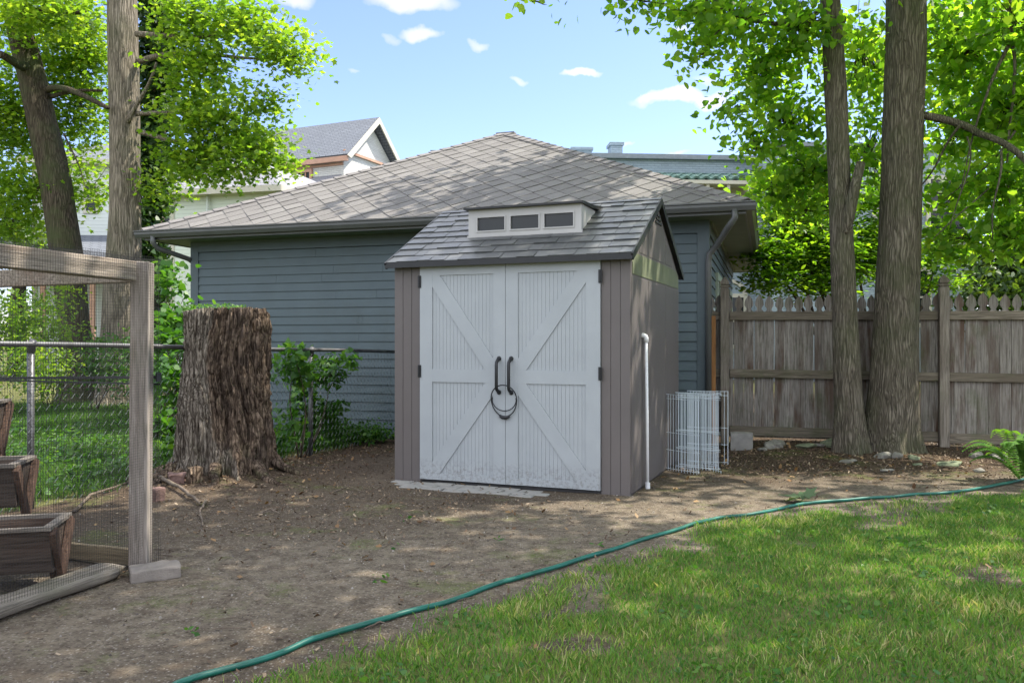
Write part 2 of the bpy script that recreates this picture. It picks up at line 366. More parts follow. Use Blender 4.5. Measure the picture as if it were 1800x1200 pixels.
mb.box(-.04, W+.04, -.105, -.085, 1.925, 1.972)
for x in (-.045, W+.028):
    mb.beam((x+.008, -.10, 1.945), (x+.008, D/2, RZ-.01), .017, .06); mb.beam((x+.008, D+.10, 1.945), (x+.008, D/2, RZ-.012), .015, .06)
mb.box(-.04, W+.04, D+.085, D+.105, 1.925, 1.972)
mb.build('drip_edge', M_blk, shed)
# doors
def door(x0, x1, inner):
    d = MB(); z0, z1 = .035, 1.934; y = -.012
    d.box(x0+.002, x1-.002, y, .028, z0, z1)
    px0, px1 = (x0+.125, x1-.115) if inner > 0 else (x0+.115, x1-.125)
    f = -.026
    fl, fr = x0+.002, x1-.002
    d.box(fl, px0, f, y+.001, z0+.001, z1-.001); d.box(px1, fr, f, y+.001, z0+.001, z1-.001)
    d.box(px0, px1, f+.0005, y+.001, 1.852, z1-.002); d.box(px0, px1, f+.0005, y+.001, z0+.002, .095); d.box(px0, px1, f+.0005, y+.001, .905, 1.02)
    n = 17; w = (px1-px0)/n
    for i in range(n):
        for a, b in ((.095, .905), (1.02, 1.852)): d.box(px0+i*w+.0012, px0+(i+1)*w-.0012, y-.003, y+.001, a, b)
    o = d.build('door', M_door, shed)
    hx, ix = (px0, px1) if inner > 0 else (px1, px0); s = 1 if inner > 0 else -1; w = .095
    for a, b, u in (((hx, 1.852), (ix, 1.02), 1), ((ix, .905), (hx, .095), 1)):
        if a[1] > 1.5: poly = [(a[0], a[1]), (a[0]+s*.075, a[1]), (b[0], b[1]+.10), (b[0], b[1]), (b[0]-s*.075, b[1]), (a[0], a[1]-.10)]
        else: poly = [(a[0], a[1]), (a[0]-s*.075, a[1]), (b[0], b[1]+.10), (b[0], b[1]), (b[0]+s*.075, b[1]), (a[0], a[1]-.10)]
        m = MB(); m.prism([(p[0], -.0245, p[1]) for p in poly], (0, .017, 0)); m.build('brace', M_door, o)
    for hz in (1.80, 1.0):
        m = MB(); e = x0 if inner > 0 else x1; m.box(e-.016, e+.016, -.034, -.0265, hz-.055, hz+.055); m.box(e-.006, e+.006, -.042, -.033, hz-.05, hz+.05); m.build('hinge', M_blk, o, bevel=.002)
    m = MB(); cx = (x1-.058) if inner > 0 else (x0+.055); ys = [-.03, -.05, -.085, -.09, -.09, -.085, -.05, -.03]; zs = [1.115, 1.11, 1.085, 1.06, .88, .855, .835, .83]
    m.tube([(cx, ys[i], zs[i]) for i in range(8)], [.017, .015, .014, .0145, .0145, .014, .015, .017], 10); m.sphere((cx, -.03, 1.118), .021, 1, .5, 1); m.sphere((cx, -.03, .827), .021, 1, .5, 1)
    m.build('handle', M_blk, o, smooth=True)
    return o
door(.27, 1.1, 1); door(1.1, 1.943, -1)
# dormer
mb = MB(); dx0, dx1, dy, dz0, dz1 = .568, 1.66, .375, 2.20, 2.48
wins = [(.66, .93), (.99, 1.26), (1.315, 1.585)]; wz0, wz1 = 2.285, 2.405
def slope_z(y): return 1.972+(RZ-1.972+.012)*(y+.09)/(D/2+.09)
xs = [dx0]+[v for w in wins for v in w]+[dx1]
mb.box(dx0, dx1, dy, dy+.03, dz0, wz0); mb.box(dx0, dx1, dy, dy+.03, wz1, dz1)
for i in range(0, 8, 2): mb.box(xs[i], xs[i+1], dy+.0005, dy+.0295, wz0, wz1)
for x, dd in ((dx0, .02), (dx1, -.02)):
    ys = (dz1-1.98)/(RZ-1.96)*(D/2+.09)-.09
    mb.prism([(x, dy+.031, slope_z(dy)-.02), (x, ys+.15, slope_z(ys+.15)-.03), (x, ys+.02, dz1-.001), (x, dy+.031, dz1-.001)], (dd, 0, 0))
mb.box(dx0-.01, dx1+.01, dy-.006, dy+.001, dz0+.005, dz0+.045)
for (a, b) in wins:
    for q in ((a-.012, a, wz0-.012, wz1+.012), (b, b+.012, wz0-.012, wz1+.012), (a, b, wz1, wz1+.012), (a, b, wz0-.012, wz0)): mb.box(q[0], q[1], dy-.008, dy-.0005, q[2], q[3])
M_cream = simple('pale_dormer_resin', (.37, .365, .355), .5, .06, 4)
dorm = mb.build('dormer', M_cream, shed)
for a, b in wins: m = MB(); m.box(a, b, dy+.014, dy+.018, wz0, wz1); m.build('pane', M_glass, dorm)
m = MB(); m.prism([(dx0-.03, dy-.05, dz1), (dx0-.03, dy-.05, dz1+.018), (dx0-.03, dy+.3, dz1+.03), (dx0-.03, .98, 2.545), (dx0-.03, .98, 2.50), (dx0-.03, dy+.3, dz1+.002)], (dx1-dx0+.06, 0, 0)); m.build('dormer_roof', M_blk, dorm)
# cable lock
lk = T('cable_lock', 'black looped cable lock threaded through both shed door handles', 'cable lock', SHO, SHR)
m = MB(); pts = []
for i in range(29):
    a = -math.pi/2+.25+(2*math.pi-.5)*i/28; r = .118; pts.append((1.1+r*math.cos(a)*(1.0), -.062-.02*math.sin(a), .775+(.118 if math.sin(a) > 0 else .155)*math.sin(a)))
m.tube(pts, .0052, 7); m.tube([(1.1+.11*math.cos(a), -.055, .765+.095*math.sin(a)) for a in np.linspace(math.pi*.93, 2*math.pi+.2, 18)], .0045, 7)
m.build('cable', M_blk, lk, smooth=True)
m = MB(); m.tube([(1.055, -.045, .626), (1.08, -.045, .613), (1.12, -.045, .613), (1.145, -.045, .626)], [.012, .016, .016, .012], 10); m.build('lock_body', M_blk, lk, smooth=True)
# ------------------------------------------------------------------ garage
GO, GR = (-4.528, 11.711, 0.), R(-17.25)
GW, GD, OV = 7.12, 6.94, .43
gar = T('garage', 'dark teal clapboard garage with grey diamond shingle pyramid roof', 'garage', GO, GR)
def siding(mb, x0, x1, z0, z1, exp=.114, ytop=-.004, ybot=-.02):
    z = z0
    while z < z1-.001:
        ze = min(z1, z+exp)
        cuts = [x0]+sorted(random.uniform(x0+.5, x1-.5) for _ in range(random.choice((1, 2))))+[x1]
        for a, b in zip(cuts, cuts[1:]):
            b -= .003; w_ = random.uniform(-.0012, .0012)
            mb.add([(a, ybot+w_, z), (b, ybot-w_, z), (b, ytop, ze), (a, ytop, ze), (a, .0, z), (b, .0, z), (a, 0, ze), (b, 0, ze)], [(0, 1, 2, 3), (0, 4, 5, 1), (0, 3, 6, 4), (1, 5, 7, 2)])
        z = ze
def xf(mb, o, rz):
    c, s = math.cos(rz), math.sin(rz); mb.v = [(o[0]+x*c-y*s, o[1]+x*s+y*c, z) for x, y, z in mb.v]; return mb
ZF = 2.535; ZS = 2.68
mb = MB(); siding(mb, .1, GW-.11, .02, ZF); mb.build('siding', M_sid, gar)
mb = MB(); siding(mb, .1, GD-.1, .02, ZF); xf(mb, (GW, 0), math.pi/2); mb.build('siding', M_sid, gar)
mb = MB(); siding(mb, .1, GD-.1, .02, ZF); xf(mb, (0, GD), -math.pi/2); mb.build('siding', M_sid, gar)
mb = MB(); mb.box(.002, GW-.002, .002, GD-.002, -.1, ZS-.002); mb.build('wall', M_trim, gar)
mb = MB(); mb.box(-.026, .1, -.026, .1, -.05, ZS); mb.build('corner_board', M_trim, gar)
mb = MB(); mb.box(GW-.11, GW+.026, -.026, .1, -.05, ZS); mb.build('corner_board', M_trim, gar)
mb = MB(); mb.box(.1, GW-.11, -.024, .001, ZF, ZS-.001); mb.box(GW-.001, GW+.024, .1, GD, ZF, ZS-.001); mb.build('frieze', M_trim, gar)
mb = MB(); mb.box(-OV, GW+OV, -OV, GD+OV, ZS, ZS+.02); mb.box(GW+.03, GW+.055, .1, GD, ZS-.03, ZS); mb.build('soffit', M_soff, gar)
mb = MB()
for b in ((-OV, GW+OV, -OV-.02, -OV), (-OV, GW+OV, GD+OV, GD+OV+.02), (-OV-.02, -OV, -OV-.02, GD+OV+.02), (GW+OV, GW+OV+.02, -OV-.02, GD+OV+.02)): mb.box(*b, ZS-.01, ZS+.115)
mb.build('fascia', M_trim2, gar)
def gutter(a, b, nrm):
    a, b, n = Vector(a), Vector(b), Vector(nrm); m = MB(); zt = 2.795; z0 = 2.70
    pr = [(0.001, zt), (0.001, z0), (.06, z0), (.085, z0+.045), (.085, zt-.02), (.10, zt-.012), (.10, zt), (.088, zt), (.088, zt-.012), (.075, zt-.02), (.075, z0+.05), (.055, z0+.01), (.01, z0+.01), (.01, zt)]
    m.prism([a+n*u+Vector((0, 0, z)) for u, z in pr], b-a); return m
gutter((-OV-.12, -OV-.02, 0), (GW+OV+.12, -OV-.02, 0), (0, -1, 0)).build('gutter', M_trim2, gar)
gutter((GW+OV+.02, -OV-.018, 0), (GW+OV+.02, GD+OV+.12, 0), (1, 0, 0)).build('gutter', M_trim2, gar)
m = MB(); m.tube([(GW+OV-.1, -OV-.06, 2.72), (GW+OV-.1, -OV-.06, 2.62), (GW+OV-.17, -OV-.02, 2.53), (GW+.12, -.10, 2.38), (GW+.03, -.075, 2.28), (GW+.02, -.07, 2.18), (GW+.02, -.07, .1)], .036, 10); m.build('downspout', M_trim2, gar, smooth=True)
m = MB(); m.tube([(-.27, -OV-.06, 2.72), (-.27, -OV-.06, 2.63), (-.25, -OV+.0, 2.56), (-.1, -.12, 2.47), (-.04, -.04, 2.44), (-.06, .1, 2.38), (-.06, .15, .1)], .036, 10); m.build('downspout', M_trim2, gar, smooth=True)
# roof
E = OV+.05; ZE = 2.80; AX, AY, AZ = GW/2, GD/2, 4.80
def clip(poly, a, b):
    out = []; n = Vector((-(b[1]-a[1]), b[0]-a[0]))
    s = [n.dot(Vector(p)-Vector(a)) for p in poly]
    for i in range(len(poly)):
        j = (i+1) % len(poly)
        if s[i] >= 0: out.append(poly[i])
        if (s[i] >= 0) != (s[j] >= 0):
            t = s[i]/(s[i]-s[j]); out.append((poly[i][0]+(poly[j][0]-poly[i][0])*t, poly[i][1]+(poly[j][1]-poly[i][1])*t))
    return out
def diamond_roof(mb, A, B, C, rl, hw=.165, hh=.19):
    A, B, C = Vector(A), Vector(B), Vector(C); L = (B-A).length; u = (B-A)/L; n = u.cross(C-A).normalized(); w = n.cross(u); cu = (C-A).dot(u); cw = (C-A).dot(w)
    mb.add([A, B, C], [(0, 1, 2)]); rl.append(.2)
    j = 0
    while j*hh < cw+hh:
        for i in range(-1, int(L/(2*hw))+2):
            cx = i*2*hw+(hw if j % 2 else 0); cy = j*hh
            p = [(cx-hw, cy), (cx, cy-hh), (cx+hw, cy), (cx, cy+hh)]
            for a, b in (((0, 0), (L, 0)), ((L, 0), (cu, cw)), ((cu, cw), (0, 0))): 
                if len(p) >= 3: p = clip(p, a, b)
            if len(p) < 3: continue
            k = rng.uniform(.008, .017); rv = rng.random(); tw = rng.uniform(-.002, .002)
            top = [A+u*x+w*y+n*(.004+k*(cy+hh-y)/(2*hh)+tw*(x-cx)/hw) for x, y in p]; bot = [A+u*x+w*y-n*.002 for x, y in p]; N = len(p)
            mb.add(top+bot, [tuple(range(N))]+[(i2, N+i2, N+(i2+1) % N, (i2+1) % N) for i2 in range(N)]); rl += [rv]*(N+1)
        j += 1
c4 = [(-E, -E, ZE), (GW+E, -E, ZE), (GW+E, GD+E, ZE), (-E, GD+E, ZE)]; ap = (AX, AY, AZ)
mb = MB(); rl = []
for i in range(4): diamond_roof(mb, c4[i], c4[(i+1) % 4], ap, rl)
o = mb.build('roof', M_asph, gar); at_ = o.data.attributes.new('rnd', 'FLOAT', 'FACE')
at_.data.foreach_set('value', np.array((rl+[.5]*len(o.data.polygons))[:len(o.data.polygons)], dtype=np.float32))
mb = MB()
for c in c4:
    c = Vector(c); a = Vector(ap); L = (a-c).length; d = (a-c)/L; n = int(L/.2); sd = d.cross(Vector((0, 0, 1))).normalized(); up = sd.cross(d)
    for i in range(n):
        s0, s1 = L*i/n-.03, L*(i+1)/n; 
        for q in (1, -1):
            p = [c+d*max(s0, .02)+up*.036, c+d*s1+up*.022, c+d*s1+sd*q*.12-up*.022, c+d*max(s0, .02)+sd*q*.12-up*.008]
            b = [x-up*.012 for x in p]; mb.add(p+b, [(0, 1, 2, 3), (0, 3, 7, 4), (0, 4, 5, 1), (3, 2, 6, 7)])
mb.box(AX-.16, AX+.16, AY-.07, AY+.07, AZ-.03, AZ+.008)
mb.build('hip_cap', simple('hip_cap_shingle', (.17, .16, .155), .9, .2, 6, .002, 200, spec=.15), gar)
# side windows and door of the garage (seen edge-on)
for y0, y1, z0, z1 in ((1.5, 2.5, 1.05, 2.1), (3.2, 4.2, 1.05, 2.1), (5.0, 5.9, .05, 2.1)):
    m = MB(); x = GW+.002
    for q in ((y0-.09, y0, z0-.09, z1+.09), (y1, y1+.09, z0-.09, z1+.09), (y0, y1, z1, z1+.09), (y0, y1, z0-.09, z0)): m.box(x, x+.045, *q)
    for k in (1, 2): m.box(x, x+.035, y0+(y1-y0)*k/3-.012, y0+(y1-y0)*k/3+.012, z0, z1)
    m.box(x, x+.034, y0, y1, (z0+z1)/2-.012, (z0+z1)/2+.012)
    w = m.build('window', simple('sage_window_trim', (.30, .36, .28), .6), gar); m = MB(); m.box(x, x+.026, y0, y1, z0, z1); m.build('pane', M_glass, w)
# ------------------------------------------------------------------ picket fence
W_old = wood('weathered_picket', (.215, .19, .165), (.40, .375, .34), 'Z', (.075, .038, .022), .9, .5)
W_railx = wood('weathered_rail', (.19, .16, .12), (.30, .26, .21), 'X', (.07, .05, .035), .4, .45)
W_post = wood('weathered_post', (.22, .19, .155), (.34, .30, .255), 'Z', (.08, .055, .04), .5, .3)
PF0, PF1 = Vector((2.62, 10.15)), Vector((5.776, 9.30)); PD = (PF1-PF0).normalized(); PA = math.atan2(PD.y, PD.x)
pf = T('picket_fence', 'weathered grey wooden picket fence with spade tops behind the two big trunks', 'fence', (PF0.x, PF0.y, 0), PA)
def pk(h, hw):
    o = [(-hw, .10), (hw, .10), (hw, h-.215), (hw-.010, h-.20), (hw-.026, h-.185), (hw-.030, h-.17), (hw-.026, h-.155), (hw-.012, h-.14), (hw-.006, h-.125), (hw-.008, h-.09), (hw-.02, h-.05), (0, h)]
    return o+[(-x, z) for x, z in o[2:-1]][::-1]
i = 0; x = -.30
while x < 6.6:
    wdt = random.uniform(.112, .122); h = 1.84-.008*x+random.uniform(-.016, .014); hw = (wdt-random.choice((.002, .003, .005)))/2
    if abs(x-0) > .02:
        m = MB(); tl = random.uniform(-.007, .007); m.prism([(x+a+tl*z, .045+random.uniform(0, .003), z) for a, z in pk(h, hw)], (0, .019, 0)); m.build('picket', W_old, pf)
    x += wdt
for k, (z0, z1, dz) in enumerate(((1.535, 1.635, -.006), (.835, .935, -.009), (.125, .235, -.009))):
    for a, b in ((-.3, .0), (.06, 2.39), (2.50, 5.24), (5.36, 6.6)):
        m = MB(); s = random.uniform(-.012, .012); c = (z0+z1)/2
        m.beam((a, .02, c+dz*a), (b, .02, c+dz*b+s), .048, z1-z0); m.build('rail', W_railx, pf, bevel=.004)
for px in (.0, 2.445, 5.3):
    m = MB(); h = 1.92-.01*px; s = .052
    m.box(px-s, px+s, -.055, .044, -.3, h); m.build('post', W_post, pf, bevel=.006)
    m = MB(); m.box(px-.045, px+.045, -.05, .04, h, h+.018); m.box(px-.062, px+.062, -.067, .057, h+.018, h+.034)
    pr = [(.03, .034), (.048, .05), (.052, .07), (.044, .095), (.022, .125), (.0, .145)]
    for (r0, a0), (r1, a1) in zip(pr, pr[1:]):
        m.add([(px+sx*r, -.005+sy*r, h+a) for r, a in ((r0, a0), (r1, a1)) for sx, sy in ((-1, -1), (1, -1), (1, 1), (-1, 1))], [(0, 1, 5, 4), (1, 2, 6, 5), (2, 3, 7, 6), (3, 0, 4, 7)])
    m.build('finial', W_post, pf)
cb = T('cedar_board', 'upright orange cedar board standing between garage corner and fence post', 'board', (2.42, 10.0, 0), PA)
m = MB(); m.box(-.05, .05, -.012, .012, -.02, 1.58); m.build('board', wood('cedar', (.40, .19, .075), (.48, .25, .11), 'Z', (.2, .08, .03), .4), cb, bevel=.002)
# concrete block by the fence
def blocky(name, label, cat, x, y, z, sx, sy, sz, rz, mt, group=None, bev=.012, tilt=0., seed=0, amp=.006):
    m = MB(); o = T(name, label, cat, (x, y, z), rz, group)
    N = 6; vs = []; idx = {}
    def vid(i, j, k):
        if (i, j, k) not in idx:
            idx[(i, j, k)] = len(vs); p = Vector((sx*(i/N-.5), sy*(j/N-.5), sz*k/N)); e = sum(c in (0, N) for c in (i, j, k))
            c0 = Vector((0, 0, sz/2)); d = p-c0
            sh = 1-(.04 if e == 3 else .015 if e == 2 else 0)
            p = c0+d*sh+Vector((noise.noise(p*14+Vector((seed, 0, 0))), noise.noise(p*14+Vector((0, seed, 3))), noise.noise(p*14+Vector((5, 0, seed)))))*amp
            p.z += tilt*p.x; vs.append(p)
        return idx[(i, j, k)]
    fs = []
    for a in range(N):
        for b in range(N):
            fs += [(vid(a, b, 0), vid(a, b+1, 0), vid(a+1, b+1, 0), vid(a+1, b, 0)), (vid(a, b, N), vid(a+1, b, N), vid(a+1, b+1, N), vid(a, b+1, N)),
                   (vid(a, 0, b), vid(a+1, 0, b), vid(a+1, 0, b+1), vid(a, 0, b+1)), (vid(a, N, b), vid(a, N, b+1), vid(a+1, N, b+1), vid(a+1, N, b)),
                   (vid(0, a, b), vid(0, a, b+1), vid(0, a+1, b+1), vid(0, a+1, b)), (vid(N, a, b), vid(N, a+1, b), vid(N, a+1, b+1), vid(N, a, b+1))]
    m.add(vs, fs); bo = m.build('block', mt, o, bevel=bev if bev else 0); return o
blocky('concrete_block', 'grey concrete block on the ground beside the left fence post', 'block', 2.66, 9.55, gh(2.66, 9.55)-.03, .25, .2, .22, PA, M_conc, bev=0)
x, y = G(272, 1014)
blocky('paving_brick', 'worn tan paving brick lying flat at the foot of the netted post', 'brick', x, y-.0, gh(x, y)-.005, .25, .16, .07, R(28), simple('tan_paver', (.22, .195, .17), .95, .15, 14, .003, 90, spec=.1, grime=(.15, .13, .11)), bev=.01, seed=4, amp=.01)
# stones along the fence
M_stone = simple('field_stone', (.20, .19, .165), .9, .3, 11, .006, 40, spec=.15, grime=(.07, .07, .045))
M_stoneg = simple('mossy_stone', (.15, .17, .11), .95, .3, 11, .006, 40, spec=.1)
def stone(px, py, wpx, lab, mt=None, flat=.45, k=[0]):
    x, y = G(px, py); y = min(y, 9.5); x = (px-900)/F*y; w = wpx/F*y; k[0] += 1
    m = MB(); m.sphere((0, 0, 0), w/2, 1, .75, flat, 14, 9, .55, k[0]*7.3); o = m.build('stone', mt or M_stone, smooth=False)
    o.location = (x, y, gh(x, y)+w*.06); o.rotation_euler = (R(random.uniform(-8, 8)), R(random.uniform(-8, 8)), R(random.uniform(0, 70)))
    tag(o, lab, 'stone', 'stones along the picket fence')
for a in ((1362, 790, 46, 'rounded tan stone just right of the concrete block', None, .5), (1417, 795, 36, 'flat green grey stone leaning left of the slim trunk', M_stoneg, .25), (1442, 784, 26, 'small thin stone tucked under the fence left of the slim trunk', None, .3),
          (1462, 793, 46, 'dark low stone against the left foot of the slim trunk', M_stoneg, .4), (1520, 800, 26, 'grey stone in front of the gap between the trunks', None, .5), (1549, 806, 32, 'long pale stone before the left root of the thick trunk', None, .4),
          (1576, 806, 24, 'lumpy stone in front of the middle of the thick trunk', None, .6), (1606, 808, 24, 'mossy stone at the right root of the thick trunk', M_stoneg, .5), (1613, 818, 18, 'small green stone just before the mossy root stone', M_stoneg, .3),
          (1561, 828, 26, 'flat stone lying apart on the mulch before the thick trunk', None, .25), (1668, 818, 42, 'broad flat stone below the fence post right of the trunks', M_stoneg, .2), (1716, 805, 26, 'pale round stone under the fence near the fern', None, .6),
          (1722, 829, 26, 'low brown stone on mulch left of the fern', None, .35), (1757, 806, 36, 'wide pale stone half hidden behind the fern', None, .4), (1340, 797, 22, 'small stone between the concrete block and the rounded tan stone', None, .4), (1490, 812, 30, 'sunken stone before the slim trunk in dark mulch', None, .25)): stone(*a)
# ------------------------------------------------------------------ chain link fence
clf = T('chain_link_fence', 'rusty grey chain link fence running from left edge to the garage wall', 'fence', (FP0.x, FP0.y, 0), math.atan2(FD.y, FD.x))
L0, L1 = -2.6, 4.95
def zt(s): return 1.262-.0205*s+.0
m = MB(); m.tube([(s, 0, zt(s)-.02+.004*math.sin(s*2)) for s in np.linspace(L0, L1, 16)], .021, 10); m.build('top_rail', M_galv, clf, smooth=True)
for s in (-2.55, 0., 3.30):
    m = MB(); m.tube([(s, .03, -.2), (s, .03, zt(s)-.04)], .026, 10); m.tube([(s, .028, zt(s)-.08), (s, .02, zt(s)-.02), (s, .0, zt(s)+.006)], [.031, .031, .027], 10); m.build('post', M_galv, clf, smooth=True)
M_wire = simple('dull_wire', (.13, .14, .14), .5, .2, 30, metal=.5)
m = MB(); p = .072; n = int((L1-L0)/p)
for i in range(n):
    s = L0+(i+.5)*p; z1 = zt(s)-.005; k = int(z1/(p*.55)); pts = [(s+(p*.52 if j % 2 else -p*.02), .004*(1 if j % 2 else -1), .02+z1*j/k*.985) for j in range(k+1)]
    m.tube(pts,   .0023, 3, cap=False)
m.build('wire_mesh', M_wire, clf)
# ------------------------------------------------------------------ stump
def make_stump():
    st = T('tree_stump', 'tall decaying tree stump with furrowed bark beside the chain link fence', 'stump', (STUMP[0], STUMP[1], 0))
    NS, NH, H = 300, 220, 1.565; vs = []; bk = []
    for j in range(NH+1):
        t = j/NH; z = -.12+(H+.12)*t; zz = max(z, 0)
        for i in range(NS):
            a = 2*math.pi*i/NS; q = Vector((math.cos(a), math.sin(a), 0))
            r = .375-.03*zz/H+.03*noise.noise(q*1.3+Vector((0, 0, z*.6)))
            r += .035*math.sin(math.pi*min(1, zz/1.1))*max(0, -q.x)          # bulge to the left
            fl = math.exp(-zz/.26); lob = .5+.5*math.cos(6*a+.6+noise.noise(q*2)*1.5)
            r += fl*(.04+.22*lob**2+.06*noise.noise(q*3+Vector((3, 0, 0))))*(1.1 if q.y < 0 else .9)
            r += .16*fl*math.exp(-((a-math.radians(318))/.22)**2)+.12*fl*math.exp(-((a-math.radians(195))/.25)**2)
            sk = a+.25*noise.noise(Vector((z*1.4, 0, 4)))+z*.10
            qq = Vector((math.cos(sk), math.sin(sk), 0))
            isb = sm(-.12, .12, -q.x-.0+.6*noise.noise(Vector((qq.x*1.6, qq.y*1.6, z*.7+3))))
            v1 = noise.noise(Vector((qq.x*11, qq.y*11, z*1.3))); v2 = noise.noise(Vector((qq.x*26, qq.y*26, z*2.6+7))); v3 = noise.noise(Vector((q.x*13, q.y*13, z*11)))
            v4 = noise.noise(Vector((q.x*30, q.y*30, z*24))); big = noise.noise(Vector((qq.x*4, qq.y*4, z*.55+11))); pit = noise.noise(Vector((q.x*7, q.y*7, z*5+3)))
            ridge = .034*(1-2.8*abs(v1))+.018*(1-2.4*abs(v2))+.008*v4
            rot = .040*v1+.020*v3+.009*v4+.020*v2-.018-.05*sm(.25, .42, pit)
            d = isb*ridge+(1-isb)*rot
            d -= .055*sm(.22, .38, abs(big))*(.4+.6*sm(0, .3, zz))
            d += .012*isb
            if zz > H-.05: d -= .02*sm(H-.05, H, zz)
            rr = r+d; top = H+(-.025*sm(.0, 1., -q.x)+.018*v2+.02*v1 if t > .97 else 0)
            vs.append((q.x*rr, q.y*rr, min(z, top) if t < 1 else top)); bk.append(isb*.8+.2*v2)
    fs = [(j*NS+i, j*NS+(i+1) % NS, (j+1)*NS+(i+1) % NS, (j+1)*NS+i) for j in range(NH) for i in range(NS)]
    b = len(vs)
    for k, f in enumerate((.7, .35, .02)):
        for i in range(NS):
            x, y, z = vs[NH*NS+i]; vs.append((x*f, y*f, H-.02-.04*(k+1)*abs(noise.noise(Vector((x*f*6, y*f*6, 0)))))); bk.append(.1)
        o0 = NH*NS if k == 0 else b+(k-1)*NS; o1 = b+k*NS
        fs += [(o0+i, o0+(i+1) % NS, o1+(i+1) % NS, o1+i) for i in range(NS)]
    n = NT('stump_wood'); v = n.co(); at = n.n('ShaderNodeAttribute', attribute_name='bark').outputs['Fac']
    g = n.noise(n.mp(v, (1, 1, .12)), 60, 5, .7, .5); c1 = n.noise(v, 18, 6, .7); c2 = n.noise(v, 5, 5, .65)
    bc = n.ramp(g, [(.35, (.06, .05, .04)), (.52, (.24, .205, .165)), (.75, (.38, .34, .28))])
    rc = n.ramp(n.math('MULTIPLY_ADD', c1, .5, n.math('MULTIPLY', n.noise(n.mp(v, (1, 1, .25)), 26, 5, .7), .5)), [(.34, (.045, .031, .023)), (.47, (.165, .118, .084)), (.64, (.38, .29, .21))])
    rc = n.mix(n.ramp(c2, [(.4, 0), (.62, .8)]), rc, (.065, .05, .042)); rc = n.mix(n.ramp(g, [(.55, 0), (.75, .6)]), rc, (.26, .2, .14))
    col = n.mix(n.ramp(n.math('ADD', at, n.math('MULTIPLY_ADD', c2, .6, -.3)), [(.35, 0), (.6, 1)]), rc, bc)
    zc = n.n('ShaderNodeSeparateXYZ', {0: v}).outputs[2]
    col = n.mix(n.math('MULTIPLY', n.ramp(n.noise(v, 7, 5), [(.5, 0), (.62, .6)]), n.ramp(zc, [(.1, 1), (.5, 0)])), col, (.075, .08, .035))
    ck = n.vor(n.mp(v, (1, 1, .2)), 26, 'DISTANCE_TO_EDGE'); ck2 = n.vor(n.mp(v, (1, 1, .12)), 30, 'DISTANCE_TO_EDGE'); ckm = n.mix(n.ramp(at, [(.4, 0), (.6, 1)]), ck, ck2)
    col = n.mix(n.ramp(ckm, [(.0, .75), (.12, 0)]), col, (.03, .02, .014))
    M = n.bsdf(col, .95, n.bump(n.math('ADD', n.math('ADD', g, c1), n.ramp(ckm, [(0, 0), (.2, 1)])), .02), spec=.1)
    m = MB(); m.v = vs; m.f = fs; o = m.build('trunk', M, st, smooth=True)
    a = o.data.attributes.new('bark', 'FLOAT', 'POINT'); a.data.foreach_set('value', np.array(bk, dtype=np.float32))
    # roots reaching over the soil
    for (a, L, r) in ((200, .95, .05), (215, .6, .055), (318, .55, .06), (270, .35, .06), (235, .7, .04), (350, .5, .045)):
        q = Vector((math.cos(R(a)), math.sin(R(a)))); s = q.orthogonal(); pts = []; rs = []
        for k in range(9):
            t = k/8; p = q*(.42+L*t)+s*(.12*math.sin(t*3+a)*t); w = Vector((STUMP[0]+p.x, STUMP[1]+p.y)); pts.append((p.x, p.y, gh(w.x, w.y)+.02-.05*t+.05*(1-t)**2)); rs.append(r*(1-.75*t))
        m = MB(); m.tube(pts, rs, 9); m.build('root', M, st, smooth=True)
    return M
M_stump = make_stump()
for k, (px, py, w, h, lab) in enumerate(((312, 862, .13, .10, 'reddish edging brick stub left of the stump roots'), (342, 862, .11, .15, 'dark upright log stub beside the stump roots'), (276, 885, .10, .12, 'dark brick stub just right of the netted post'))):
    x, y = G(px, py); blocky('edging_stub', lab, 'edging', x, y, gh(x, y)-.02, w, w*.8, h, R(20+25*k), (simple('red_brick_stub', (.16, .10, .085), .95, .3, 20, .004) if k != 1 else M_stump), 'edging stubs by the stump', bev=.008, seed=k*5, amp=.02)
x, y = G(350, 846); m = MB(); m.tube([(0, 0, -.02), (.004, 0, .12)], [.02, .018], 10); o = m.build('wooden_peg', wood('pale_peg', (.42, .3, .18), (.5, .36, .22)), smooth=False); o.location = (x, y, gh(x, y)+.05); tag(o, 'short pale wooden peg standing upright before the stump', 'peg')
W_dead = wood('dead_branch', (.16, .125, .095), (.27, .22, .17), 'X', (.06, .04, .03), .5, .2)
